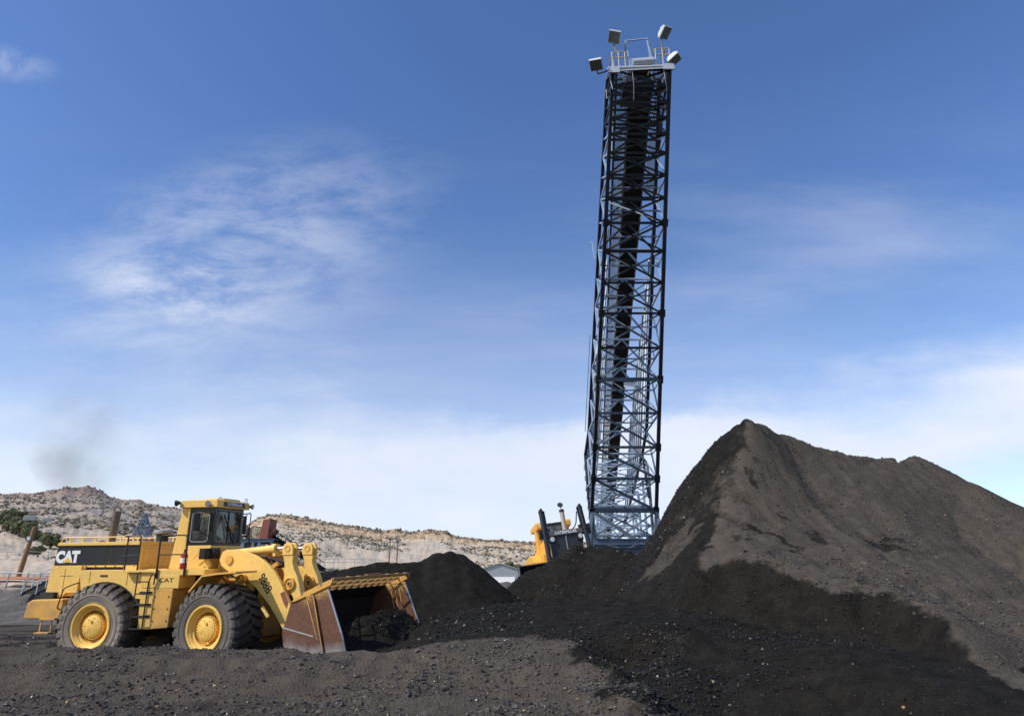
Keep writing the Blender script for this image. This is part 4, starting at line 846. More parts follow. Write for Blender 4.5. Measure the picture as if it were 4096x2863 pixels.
for yc, du in ((-.42, -.03), (.40, -.03)):
    sh = lambda L: [(a+du, b) for a, b in L]
    m = MB(); m.prism(sh([p for p in BC if p[1] < 2.85]), yc-.10, yc+.10)
    for k in (-1, 1): m.prism(sh([(1.33,2.80),(1.32,3.0),(1.38,3.09),(1.49,3.12),(1.60,3.09),(1.66,3.0),(1.66,2.80)]), *sorted((yc+k*.045, yc+k*.12)))
    bc = lp('bellcrank', m, YEL, front=True, bevel=.02)
    m = MB()
    for k in (-1, 1):
        m.lathe([(.085,.0),(.085,.012*k),(.055,.012*k),(.05,0)], (1.49+du,yc+k*.12,2.97), 18)
        m.lathe([(.165,0),(.165,.05*k),(.13,.06*k),(.12,.03*k),(.07,.03*k),(.06,.06*k),(0,.06*k)], (1.63+du,yc+k*.10,2.10), 24)
    lp('pin_boss', m, YELW, bc, smooth=rad(35))
    m = MB(); m.cyl((1.49+du,yc-.118,2.97),(1.49+du,yc+.118,2.97),.045, n=14); m.cyl((1.63+du,yc-.14,2.10),(1.63+du,yc-.165,2.10),.04, n=10); lp('pin', m, DARK, bc)
    m = MB(); m.cyl((-.45,yc,2.86),(.92,yc,2.965),.098,.105, n=22); m.cyl((.90,yc,2.965),(1.02,yc,2.972),.13, n=22); m.cyl((-.52,yc-.09,2.85),(-.52,yc+.09,2.85),.10, n=16)
    m.box(.96,1.04,yc-.08,yc+.12,2.78,2.90); tc_ = lp('tilt_cylinder', m, YEL, front=True, smooth=rad(40))
    m = MB(); m.cyl((1.0,yc,2.972),(1.42,yc,2.985),.045, n=16); lp('rod', m, CHROME, tc_, smooth=1)
    m = MB(); m.bar((1.93+du,yc,1.60),(2.45,yc,1.45),.12,.14); lp('bucket_link', m, YEL, front=True, bevel=.01)
m = MB(); m.cyl((1.15,-.96,1.55),(1.36,-.96,1.32),.045, n=10); lp('grease_line_guard', m, YEL, front=True)
# --- bucket
BW = 1.78
heel = [(2.66,1.74),(2.50,1.20),(2.48,1.0),(2.53,.80),(2.66,.60),(2.86,.46),(3.10,.38),(3.55,.32),(4.34,.27)]
inner_ = [(4.34,.30),(3.56,.36),(3.13,.43),(2.92,.51),(2.74,.64),(2.62,.82),(2.58,1.0),(2.60,1.20),(2.74,1.70)]
m = MB(); m.prism(heel+inner_, -BW+.005, BW-.005)
topb = [(2.66,1.74),(2.90,1.90),(3.06,1.99),(3.08,1.95),(2.93,1.86),(2.74,1.70)]; m.prism(topb, -BW+.005, BW-.005)
bk = lp('bucket', m, LINER, front=True, smooth=rad(30))
side = [(2.66,1.74),(2.78,1.83),(3.20,2.00),(3.66,2.06),(3.88,1.52),(4.09,1.10),(4.33,.27),(3.55,.32),(3.10,.38),(2.86,.46),(2.66,.60),(2.53,.80),(2.48,1.0),(2.50,1.20)]
for sd in (-1, 1):
    m = MB(); m.prism(side, *sorted((sd*BW, sd*(BW-.035)))); sp = lp('bucket_side_plate', m, BUCK, bk, bevel=.006)
    m = MB(); m.prism([(2.66,1.745),(2.90,1.90),(3.40,2.13),(3.78,2.27),(3.80,2.21),(3.74,2.13),(3.30,1.95),(3.22,1.93),(3.10,1.885),(2.80,1.77)], *sorted((sd*(BW+.03), sd*(BW-.03)))); lp('guard_end_plate', m, YELW, bk, bevel=.008)
    m = MB(); m.prism([(3.10,1.90),(3.30,1.93),(3.70,.55),(3.66,.33),(3.52,.33),(3.50,.60)], *sorted((sd*(BW+.045), sd*(BW-.002)))); lp('wear_rib', m, BUCK, sp, bevel=.012)
    m = MB(); m.bar((3.12,sd*(BW+.045),1.88),(3.50,sd*(BW+.045),.95),.022,.02); m.bar((3.31,sd*(BW+.05),1.90),(3.66,sd*(BW+.05),.72),.02,.02); lp('rib_edge', m, YELW, sp)
    m = MB(); m.prism([(2.485,1.17),(2.49,1.02),(2.55,.80),(2.68,.61),(2.88,.47),(3.12,.39),(3.50,.335),(3.47,.9),(3.42,1.0)], *sorted((sd*(BW+.02), sd*(BW-.003)))); lp('wear_plate', m, BUCK, sp, bevel=.006)
    m = MB(); m.bar((2.49,sd*(BW+.022),1.19),(3.43,sd*(BW+.022),1.01),.014,.025); m.bar((3.43,sd*(BW+.022),1.01),(3.50,sd*(BW+.022),.42),.014,.025); lp('weld_bead', m, WORNE, sp)
    m = MB(); m.prism([(4.09,1.12),(4.11,1.06),(4.36,.25),(4.32,.24),(4.20,.27),(3.98,.28),(3.90,.28)], *sorted((sd*(BW+.025), sd*(BW-.05)))); lp('side_cutter', m, BUCK, sp, bevel=.006)
    m = MB(); m.bar((3.665,sd*(BW-.015),2.05),(4.09,sd*(BW-.015),1.11),.04,.022); m.bar((4.095,sd*(BW-.01),1.11),(4.36,sd*(BW-.01),.26),.05,.025); lp('worn_edge', m, WORNE, sp)
    m = MB(); m.cyl((3.60,sd*(BW+.04),.62),(3.60,sd*(BW+.07),.62),.045, n=10); m.cyl((3.66,sd*(BW+.04),.40),(3.66,sd*(BW+.07),.40),.045, n=10); lp('bolt', m, DARK, sp)
m = MB(); m.prism([(4.15,.24),(4.15,.31),(4.42,.25),(4.40,.22)], -BW-.03, BW+.03); lp('cutting_edge', m, WORNE, bk)
# slotted spill guard, sloping up and forward from the back of the bucket
def gp(u, t): # along slope t 0..1
    return (2.96+t*.82, u, 1.93+t*.335)
m = MB(); rows = (0.0,.30,.62,.94)
for t in rows: m.bar(gp(-BW,t), gp(BW,t), .07 if t in (0.0,.94) else .03, .03, up=(-.38,0,.92))
NS = 11
for k in range(NS+1):
    u = -BW+k*2*BW/NS
    for r_ in range(3):
        o_ = .5*(2*BW/NS) if r_ == 1 else 0
        if u+o_ < BW+.01: m.bar(gp(u+o_-.03, rows[r_]), gp(u+o_+.03, rows[r_+1]), .022, .05, up=(-.38,0,.92))
m.bar(gp(-BW,1.0), gp(BW,1.0), .07, .06); sg = lp('spill_guard', m, GUARD, bk, bevel=.005)
m = MB()
for k, yv in enumerate((-1.05,-.62,.75,1.25,1.68)):
    m.lathe([(0,.03),(.05,.025),(.08,0)], (3.72,yv,2.28), 12, axis='Z')
lp('guard_lug', m, GUARD, sg)
m = MB(); m.box(3.66,3.76,-.28,.42,2.27,2.33); lp('guard_patch', m, RUSTR, sg, bevel=.01)
m = MB()
for k in range(3): m.bar((3.52-.12*k,BW-.045,1.90-.05*k),(3.62-.12*k,BW-.045,1.45-.05*k),.022,.015)
lp('inner_strap', m, YELW, bk)

# ================================================================== BULLDOZER
DZ = empty('bulldozer', tuple(P(2222,2300,31.0)), 0)
tag(DZ, 'yellow bulldozer tilted behind the coal, with black grille and two tall black blade cylinders', 'bulldozer')
g0 = P(2222,2300,31.0)
DZ.matrix_world = Matrix.Translation((g0.x+.52, 31.4, 1.58)) @ Matrix.Rotation(rad(-90+7), 4, 'Z') @ Matrix.Rotation(rad(-4), 4, 'Y') @ Matrix.Rotation(rad(8), 4, 'X')
def dp(name, mb, m, parent=None, **k): return mb.build(name, m, parent or DZ, **k)
m = MB(); m.prism([(-.9,1.0),(-.9,2.45),(1.75,2.62),(1.75,.9)], -.70, .70); hd = dp('engine_hood', m, YELD, bevel=.03)
m = MB(); m.box(1.752,1.80,-.70,.70,.85,2.47); gr = dp('radiator_grille', m, GRILLE)
m = MB(); m.box(1.80,1.83,-.02,.02,.85,2.47); m.box(1.80,1.83,-.72,-.69,.85,2.5); m.box(1.80,1.83,.69,.72,.85,2.5); dp('grille_bar', m, GREYM, gr)
m = MB(); m.box(1.70,1.86,-.80,.80,2.475,2.67); nb = dp('name_bar', m, paint('name_bar_grey', (.10,.10,.105)), bevel=.015)
text('name_lettering', 'CATERPILLAR', .165, WHITE, nb, (1.864,.02,2.57), (0,1,0), (0,0,1), bold=.004, extrude=.004, sx=.95)
for sd in (-1, 1):
    m = MB(); m.box(1.81,1.86,*sorted((sd*.48,sd*.74)),2.18,2.46); m.cyl((1.80,sd*.61,2.34),(1.90,sd*.61,2.34),.11, n=18); a = dp('headlight', m, BLK, smooth=rad(40))
    m = MB(); m.cyl((1.902,sd*.61,2.34),(1.915,sd*.61,2.34),.097, n=18); dp('lens', m, LENS, a)
    # lift cylinder on trunnion
    b, t_ = Vector((2.15,sd*.90,1.25)), Vector((1.62,sd*.86,3.58)); d = (t_-b).normalized()
    m = MB(); m.cyl(b+d*.18, t_, .105, n=22); m.cyl(t_, t_+d*.07, .085, n=16); m.cyl(t_-d*.05, t_-d*.0, .118, n=20); m.cyl(b+d*1.35, b+d*1.47, .125, n=20); m.cyl(b+d*.18, b+d*.36, .12, n=20)
    m.cyl(t_+d*.05+Vector((0,-.05,0)), t_+d*.12+Vector((0,.05,0)), .04, n=10); m.tube([t_+Vector((-.0,-sd*.13,-.0)), t_-d*.6+Vector((-.0,-sd*.13,-.0)), t_-d*1.05+Vector((-.0,-sd*.12,0))], .03, 6)
    lc = dp('blade_lift_cylinder', m, BLKG, smooth=rad(40))
    m = MB(); m.cyl(b-d*.35, b+d*.2, .06, n=16); dp('rod', m, CHROME, lc, smooth=1)
    m = MB(); c = b+d*1.40; m.box(c.x-.20,c.x+.02,*sorted((c.y-.24,c.y-.13)),c.z-.22,c.z+.20); m.box(c.x-.20,c.x+.02,*sorted((c.y+.13,c.y+.24)),c.z-.22,c.z+.20); m.box(c.x-.45,c.x-.15,*sorted((c.y-.2,c.y+.2)),c.z-.18,c.z+.1); dp('cylinder_yoke', m, BLK, lc, bevel=.02)
m = MB(); m.tube(fillet([(1.6,.70,3.4),(1.45,.62,2.9),(1.3,.50,2.74),(1.0,.38,2.72)], .25), .025, 6); dp('hydraulic_hose', m, BLK, smooth=1)
m = MB(); m.cyl((.95,.20,2.6),(.95,.20,3.62),.105,.10, n=20); ex = dp('exhaust_pipe', m, GREYM, smooth=rad(40)); ex.data.materials[0] = paint('pale_exhaust_pipe', (.45,.40,.34), dirt=(.22,.18,.14), rough=.5, amt=.5, metallic=.3)
m = MB(); m.cyl((.95,.20,3.55),(.95,.20,3.66),.112, n=20); m.cyl((.98,.17,3.86),(1.0,.17,3.87),.125, n=20); m.bar((.95,.20,3.64),(.97,.17,3.85),.03,.03); dp('rain_cap', m, DARK, ex)
# cab and roll-over frame
m = MB(); m.box(-1.9,-.50,-.50,.50,2.0,3.36); cb = dp('cab', m, BLK, bevel=.04)
m = MB(); m.box(-.498,-.49,-.36,.36,2.75,3.20); dp('windscreen', m, paint('dark_cab_glass', (.10,.13,.15), rough=.08, amt=.1), cb)
m = MB(); m.bar((-.48,-.05,3.25),(-.48,.08,2.8),.03,.02); m.bar((-.48,.05,3.25),(-.48,.18,2.8),.03,.02); dp('wiper', m, DARK, cb)
for sd in (-1, 1):
    m = MB(); m.box(-.549,-.52,*sorted((sd*.40,sd*.49)),2.2,3.1); m.box(-1.6,-.7,*sorted((sd*.502,sd*.51)),2.5,3.1); dp('side_window', m, GLASS, cb)
m = MB(); m.prism([(-2.1,3.16),(-2.1,3.38),(-.35,3.42),(-.22,3.34),(-.25,3.12),(-.6,3.08)], -.80, -.50); m.prism([(-2.1,3.16),(-2.1,3.38),(-.35,3.42),(-.22,3.34),(-.25,3.12),(-.6,3.08)], .50, .80); m.box(-2.1,-1.6,-.50,.50,3.0,3.12); rp = dp('rollover_frame', m, YELD, bevel=.04)
for sd in (-1, 1):
    m = MB(); m.prism([(-1.2,1.55),(-1.2,3.2),(-.75,3.14),(-.78,1.55)], *sorted((sd*.79, sd*.60))); m.prism([(-1.35,1.6),(-1.25,2.2),(-.70,2.2),(-.60,1.6)], *sorted((sd*.90, sd*.58))); dp('rollover_post', m, YELD, rp, bevel=.03)
m = MB(); m.cyl((-.24,-.62,3.24),(-.16,-.62,3.24),.09, n=14); dp('work_light', m, LENS, rp)
for sd in (-1, 1):
    m = MB(); m.prism([(-1.9,1.62),(-1.9,1.9),(-.1,1.98),(.5,1.86),(.9,1.62),(.9,1.5),(-.2,1.5)], *sorted((sd*1.34, sd*.72))); m.box(.2,.92,*sorted((sd*1.28,sd*.80)),1.12,1.58); m.box(.3,1.35,*sorted((sd*1.0,sd*.72)),1.1,1.85); fd = dp('track_fender', m, YELD, bevel=.03)
    m = MB(); m.cyl((.90,sd*1.12,1.34),(1.05,sd*1.12,1.34),.12, n=16); l = dp('headlight', m, BLK)
    m = MB(); m.cyl((1.052,sd*1.12,1.34),(1.065,sd*1.12,1.34),.11, n=16); dp('lens', m, LENS, l)
    m = MB(); m.tube(fillet([(-.3,sd*1.05,1.9),(-.3,sd*1.05,2.6),(-.55,sd*1.05,2.63),(-.6,sd*.75,2.63)], .1), .02, 6); m.tube(fillet([(.95,sd*1.0,1.3),(.97,sd*1.05,1.6),(.8,sd*1.0,2.0),(.3,sd*.8,2.35)], .2), .02, 6); dp('grab_rail', m, YELD, smooth=1)
    m = MB(); m.prism([(-1.6,.15),(-1.9,.55),(-1.6,1.0),(-.9,1.25),(1.2,.98),(1.55,.55),(1.3,.15)], *sorted((sd*1.22, sd*.80))); dp('track_frame', m, DARK, bevel=.03)
    loop = fillet([(-1.2,0,.03),(1.2,0,.03),(1.62,0,.50),(1.25,0,1.02),(-.9,0,1.30),(-1.8,0,.9),(-1.75,0,.3),(-1.2,0,.03)], .3, 6)
    m = MB(); L_ = [(loop[i+1]-loop[i]).length for i in range(len(loop)-1)]; tot = sum(L_); n_ = 42
    for k in range(n_):
        s_ = tot*k/n_; i = 0
        while s_ > L_[i]: s_ -= L_[i]; i += 1
        d = (loop[i+1]-loop[i]).normalized(); p = loop[i]+d*s_; nn = Vector((d.z,0,-d.x))
        for (w_, h_, o_) in ((.16,.05,0),(.03,.09,.05)):
            c = p+Vector((0,sd*1.03,0)); m.bar(c-Vector((0,.31,0))+nn*o_, c+Vector((0,.31,0))+nn*o_, h_, w_, up=d)
    dp('track', m, DARK)
# blade
m = MB(); n = 10; pr = []
for k in range(n+1):
    a = k/n; z = .25+1.07*a; x = 2.75+.32*(2*a-1)**2-.05
    pr.append((x, z))
m.prism(pr+[(x-.06, z) for x, z in pr[::-1]], -2.35, 2.35); m.prism([(2.68,1.31),(2.66,1.39),(2.98,1.37),(3.0,1.31)], -2.35, 2.35)
for sd in (-1, 1): m.prism([(2.6,.25),(2.6,1.35),(3.05,1.33),(3.0,.25)], *sorted((sd*2.35, sd*2.30)))
bl = dp('blade', m, BLK, bevel=.01)
m = MB(); m.box(2.95,3.01,-2.37,2.37,.12,.30); m.box(3.01,3.03,-2.37,-2.31,.2,1.33); dp('cutting_edge', m, WORNE, bl)
for sd in (-1, 1):
    m = MB(); m.bar((-.6,sd*1.6,.5),(2.65,sd*1.6,.5),.18,.28); dp('push_arm', m, YELD, bevel=.02)

# ================================================================== CONVEYOR TOWER
TW = empty('conveyor_tower', (6.3, 38.8, 0)); tag(TW, 'tall steel lattice conveyor tower carrying a black belt, floodlights at its head', 'conveyor tower')
TW.location = (6.3, 38.8, 0); T0 = Vector((6.3, 38.8, 0))
def tp(name, mb, m=STEEL, parent=None, **k):
    mb.v = [tuple(Vector(v)-T0) for v in mb.v]; return mb.build(name, m, parent or TW, **k)
# chords of the leaning mast: front face (towards the yard) and rear face
FLb, FRb, FLt, FRt = Vector((4.45,38.79,6.16)), Vector((8.05,38.79,6.16)), Vector((5.0,27.32,26.28)), Vector((7.8,27.32,26.28))
NV = Vector((0,.868,.496))
def fpt(s, side, depth=0.0):
    a, b = (FLb, FLt) if side < 0 else (FRb, FRt); p = a.lerp(b, s); c = (FLb.lerp(FLt, s)+FRb.lerp(FRt, s))/2
    dd = (3.1-.9*s)*depth; q = p+NV*dd
    return Vector((c.x+(q.x-c.x)*(1-.02*depth)+ -.04*depth*(1-s), q.y, q.z))
rowsY = [280,345,410,471,536,612,700,791,891,1005,1131,1253,1391,1517,1652,1788,1914,2041]
def s_of(py):
    lo, hi = -.2, 1.1
    for _ in range(40):
        mid = (lo+hi)/2; p = FLb.lerp(FLt, mid); v = p-Vector((0,0,CAMZ)); z = v.y*math.cos(PITCH)+v.z*math.sin(PITCH); u = -v.y*math.sin(PITCH)+v.z*math.cos(PITCH)
        if 1431.5-FPX*u/z > py: lo = mid
        else: hi = mid
    return (lo+hi)/2
S = [s_of(v) for v in rowsY]
for side in (-1, 1):
    m = MB(); m.bar(fpt(S[0],side), fpt(S[-1],side), .18, .18, up=NV); tp('front_chord', m, DSTEEL)
    m = MB(); m.bar(fpt(S[0],side,1), fpt(S[-3],side,1), .17, .17, up=NV); tp('rear_chord', m, DSTEEL)
for i, s in enumerate(S):
    m = MB(); big = rowsY[i] in (1005,1517,2041); m.ibeam(fpt(s,-1), fpt(s,1), .16 if big else .11, .26 if big else .14, up=NV); tp('cross_beam', m, DSTEEL if i < 13 else MSTEEL)
    if i < len(S)-1:
        m = MB(); s1 = S[i+1]; low = i >= 9
        a, b = fpt(s,-1), fpt(s1,1); m.ibeam(a, b, .10 if low else .08, .17 if low else .11, up=NV, t=.02)
        if low: m.bar(fpt(s,1)+NV*.12, fpt(s1,-1)+NV*.12, .065, .065)
        else: m.bar(fpt(s,1)+NV*.12, fpt(s1,-1)+NV*.12, .09, .09)
        tp('diagonal_brace', m, DSTEEL if i < 11 else MSTEEL)
        m = MB(); k = i % 2
        for side in (-1, 1):
            a, b = fpt(s,side,k), fpt(s1,side,1-k); m.bar(a, b, .085); m.bar(fpt(s,side,0), fpt(s,side,1), .075)
            if low: m.bar(fpt(s,side,1-k), fpt((s+s1)/2,side,.5), .06)
        tp('side_bracing', m, DSTEEL if i < 4 else STEEL)
        if i < len(S)-2:
            m = MB(); c = (fpt(s,-1,1)+fpt(s,1,1))/2; m.bar(fpt(s,-1,1), fpt(s,1,1), .10)
            m.bar(fpt(s1,-1,1), c, .08); m.bar(fpt(s1,1,1), c, .08)
            tp('rear_bracing', m, DSTEEL if i < 9 else STEEL)
for i in (8, 11, 13, 15, 16, 17):
    m = MB()
    for side in (-1, 1): c = fpt(S[i],side); m.bar(c-Vector((0,-.1,.17)), c+Vector((0,-.1,.17)), .28, .26, up=NV)
    tp('gusset', m, DSTEEL)
m = MB(); c = (fpt(S[13],-1)+fpt(S[13],1))/2; m.bar(c-Vector((.3,0,.20)), c+Vector((.3,0,-.20)), .015, .5); tp('splice_plate', m, GALV)
# legs under the mast and ring beams
for side in (-1, 1):
    f = fpt(S[-1], side); m = MB()
    m.bar(f, (f.x+side*.75, f.y-.8, .3), .16); m.bar(f, (f.x-side*.55, f.y+.2, .3), .16); m.bar(f, (f.x+side*.05, f.y+1.6, .3), .14)
    m.bar((f.x-side*.5,f.y+.2,2.2),(f.x+side*.5,f.y-.4,3.4),.1); tp('leg', m, MSTEEL)
for yy, zz, h in ((38.3,4.45,.30),(38.6,3.98,.30),(41.5,4.4,.26),(41.9,3.6,.22)):
    m = MB(); m.ibeam((4.5,yy,zz),(8.1,yy,zz),.25,h); tp('ring_beam', m, MSTEEL)
for k in range(3):
    m = MB(); m.bar((4.6+.2*k,39.5+1.5*k,2.4),(8.0,39.9+1.5*k,3.4),.12); m.bar((8.0,39.5+1.5*k,2.2),(4.6,39.9+1.5*k,3.2),.10); m.bar((4.5,39.4+1.5*k,3.0),(8.1,39.4+1.5*k,2.9),.12); tp('base_bracing', m)
# inclined gallery that carries the belt from far behind up to the head
G0, G1 = Vector((6.87,29.3,28.0)), Vector((17.27,129.94,8.4)); GD_ = (G1-G0); GL = GD_.length; gd = GD_.normalized()
gx = gd.cross(Vector((0,0,1))).normalized()*1.0; gx = gx if gx.x > 0 else -gx; gn = gd.cross(gx); gn = gn if gn.z > 0 else -gn
def gpt(t, x, n=0.0): return G0+gd*t+gx*x+gn*n
def gstrip(name, x0, x1, n0, n1, m_, t0=0, t1=None):
    t1 = t1 or GL; Mt = Matrix(((gx.x,gd.x,gn.x,G0.x-T0.x),(gx.y,gd.y,gn.y,G0.y-T0.y),(gx.z,gd.z,gn.z,G0.z-T0.z),(0,0,0,1)))
    mb = MB(); mb.box(x0,x1,t0,t1,n0,n1); return mb.build(name, m_, TW, mw=Mt)
gstrip('belt', -.68, .66, .0, .10, BELT)
gstrip('walkway_grating', -1.38, -.74, -.04, -.025, GRATE, 0, GL); gstrip('walkway_grating', .72, 1.34, -.04, -.025, GRATE, 0, 9.5)
gstrip('idler_rail', -.60, -.57, -.08, .05, GREYM); gstrip('idler_rail', .57, .60, -.08, .05, GREYM)
gstrip('gallery_side_screen', -1.42, -1.40, -.02, 1.1, GRATE, 0, 6.0)
m = MB()
for x in (-1.34, 1.34): 
    m.bar(gpt(-.2,x,-.15), gpt(GL if x < 0 else 10,x,-.15), .12, .18, up=gn)
tp('gallery_stringer', m, DSTEEL)
m = MB()
k = 0
while k < 30:
    t = 1.2+k*2.45
    if t > GL: break
    x1 = 1.34 if t < 10 else .62
    m.bar(gpt(t,-1.34,-.14), gpt(t,x1,-.14), .09, .12, up=gn); m.bar(gpt(t,-.64,-.2), gpt(t+.0,-.64,.35), .06); k += 1
tp('gallery_cross_member', m, DSTEEL)
m = MB()
for k in range(24):
    t = .8+k*3.1
    if t < GL: m.bar(gpt(t,-.63,-.10), gpt(t+.5,-.63,-.10), .10, .16); m.bar(gpt(t+1.4,.62,-.10), gpt(t+1.7,.62,-.10), .07, .12)
tp('idler_bracket', m, GALV)
m = MB(); m.tube([gpt(.4,-.68,-.25)]+[gpt(t,-.70+.03*math.sin(t*1.3),-.25) for t in np.arange(1.5, GL, 1.7)], .035, 6); tp('conduit', m, GALV, smooth=1)
# deep lower truss: near-level bottom chords running back under the gallery
def low(t, side):   # t = 0 at the kink, 1 far end
    a = P(2341,1818,41.4) if side < 0 else P(2569,1812,41.4); b = P(2363,2112,71.0) if side < 0 else P(2496,2112,71.0); return a.lerp(b, t)
def upp(t, side): 
    Y = 41.4+(71-41.4)*t; tt = (Y-G0.y)/gd.y; return gpt(tt, 1.5*side, -.2)
Lt = [0,.11,.22,.34,.47,.61,.78,1.0]
for side in (-1, 1):
    m = MB(); m.bar(low(0,side), low(1,side), .17); m.bar(fpt(S[-3],side,1), low(0,side), .15); m.bar(low(0,side), fpt(S[-1],side,.6), .12); tp('lower_chord', m, DSTEEL)
    for i in range(len(Lt)-1):
        a, b = Lt[i], Lt[i+1]; m = MB(); m.bar(low(a,side), upp(b,side), .10); m.bar(low(b,side), upp(a,side), .07); m.bar(low(b,side), upp(b,side), .10); tp('truss_bracing', m, MSTEEL)
for i in range(len(Lt)):
    m = MB(); m.bar(low(Lt[i],-1), low(Lt[i],1), .11)
    if i < len(Lt)-1: m.bar(low(Lt[i],-1), low(Lt[i+1],1), .07); m.bar(low(Lt[i],1), low(Lt[i+1],-1), .07)
    if 0 < i < len(Lt)-1:
        for q in (-1,1): c = low(Lt[i],q); m.bar(c-Vector((0,0,.16)), c+Vector((0,0,.16)), .30, .30)
    tp('lower_cross_bracing', m)
m = MB()
for Y_, z_ in ((56,8.4),(70,8.0)):
    for x_ in (-1.4, 1.4):
        xc = 6.6+(Y_-41)*.12
        m.bar((xc+x_,Y_,z_),(xc+x_*1.8,Y_,0),.18)
    m.bar((xc-2,Y_,4),(xc+2,Y_,4),.12); m.bar((xc-1.5,Y_,7.8),(xc+2.1,Y_,4),.1); m.bar((xc+1.5,Y_,7.8),(xc-2.1,Y_,4),.1)
tp('trestle_leg', m)
# braced support bents below and behind the mast foot
for j, (Y_, zt_, hw_, xc_) in enumerate(((40.6,8.2,1.7,6.4),(43.5,9.6,1.75,6.9),(48.0,9.4,1.8,7.35),(53.0,9.2,1.8,7.9),(60.0,8.8,1.7,8.7))):
    m = MB()
    for sx in (-1, 1): m.bar((xc_+sx*hw_,Y_,zt_),(xc_+sx*hw_*1.1,Y_,0),.15)
    nz = 5
    for k in range(nz):
        z0, z1 = zt_*(k/nz), zt_*((k+1)/nz); m.bar((xc_-hw_,Y_,z1),(xc_+hw_,Y_,z1),.11)
        m.bar((xc_-hw_,Y_+.1,z0),(xc_+hw_,Y_+.1,z1),.08); m.bar((xc_+hw_,Y_-.1,z0),(xc_-hw_,Y_-.1,z1),.08)
    tp('support_bent', m, STEEL if j else MSTEEL)
m = MB(); a_, b_ = fpt(S[-1],-1), fpt(S[-1],1); m.ibeam(a_+Vector((.1,-.05,-.1)), (b_.x-.35, b_.y-.5, 3.9), .14, .22, up=NV); m.bar(b_+Vector((-.1,.1,-.1)), (a_.x+.3, a_.y+.2, 3.9), .09); tp('diagonal_brace', m, MSTEEL)
# mid-height frames inside the mast
m = MB()
for i in range(6, len(S)-1):
    s = (S[i]+S[i+1])/2; c0, c1 = fpt(s,-1,.5), fpt(s,1,.5); m.bar(c0, c1, .07)
    if i % 2: m.bar(fpt(S[i],-1,1), fpt(S[i+1],1,0), .06)
    else: m.bar(fpt(S[i],1,1), fpt(S[i+1],-1,0), .06)
tp('inner_bracing', m, MSTEEL)
m = MB(); e = fpt(S[9],-1,1)+Vector((-.35,0,.5)); m.bar(e, e+Vector((.12,0,-1.1)), .05); m.bar(e, e+Vector((-.0,.3,.02)), .06); m.bar(fpt(S[12],-1,1)+Vector((-.2,0,.3)), fpt(S[15],-1,1)+Vector((-.22,0,0)), .04); tp('side_ladder', m, GALV)
# --- head
HB = fpt(S[0], -1); HC = fpt(S[0], 1); hz_ = HB.z
m = MB(); m.cyl(HB+Vector((-.12,-.1,-.02)), HC+Vector((.14,-.1,.12)), .10, n=14); m.bar(HB+Vector((.1,-.15,-.2)), HC+Vector((.05,-.15,.0)), .05, .06)
m.box(HB.x-.25,HB.x+.3,HB.y-.2,HB.y-.12,hz_-.32,hz_+.03); m.box(HC.x-.35,HC.x+.2,HB.y-.2,HB.y-.12,hz_-.12,hz_+.22); tp('head_beam', m, GALV, smooth=rad(40))
m = MB(); m.box(5.75,7.3,28.3,30.2,hz_+.1,hz_+.5); tp('head_chute', m, DSTEEL)
m = MB(); m.cyl((6.0,27.3,hz_+.42),(7.05,27.3,hz_+.52),.19, n=22); tp('head_pulley', m, GALV, smooth=rad(40))
m = MB()
for x in (5.85, 7.0): m.bar((x,27.3,hz_+.1),(x-.1 if x < 6 else x-.15,27.5,hz_+2.0),.06); m.bar((x+.15 if x > 6 else x-.12,28.3,hz_+.1),(x-.08,27.5,hz_+1.95),.12,.03)
m.bar((5.75,27.5,hz_+1.98),(6.9,27.5,hz_+2.12),.06); tp('hoist_frame', m, STEEL)
for x0, x1, zz in ((4.98,5.62,.35),(7.15,7.85,.55)):
    m = MB(); y_ = 27.25
    m.tube(fillet([(x0,y_,hz_+zz-.3),(x0,y_,hz_+zz+.68),(x1,y_,hz_+zz+.72),(x1,y_,hz_+zz-.2)], .06), .026, 6); m.tube([(x0,y_,hz_+zz+.32),(x1,y_,hz_+zz+.34)], .03, 6); m.tube([((x0+x1)/2,y_,hz_+zz-.3),((x0+x1)/2,y_,hz_+zz+.7)], .026, 6)
    m.tube(fillet([(x0,y_,hz_+zz+.68),(x0,y_+2.2,hz_+zz+.7),(x0,y_+2.2,hz_+zz-.3)], .06), .03, 6)
    tp('guard_rail', m, paint('pale_rail_yellow', (.58,.47,.28), dirt=(.3,.2,.1), amt=.4, rough=.5), smooth=1)
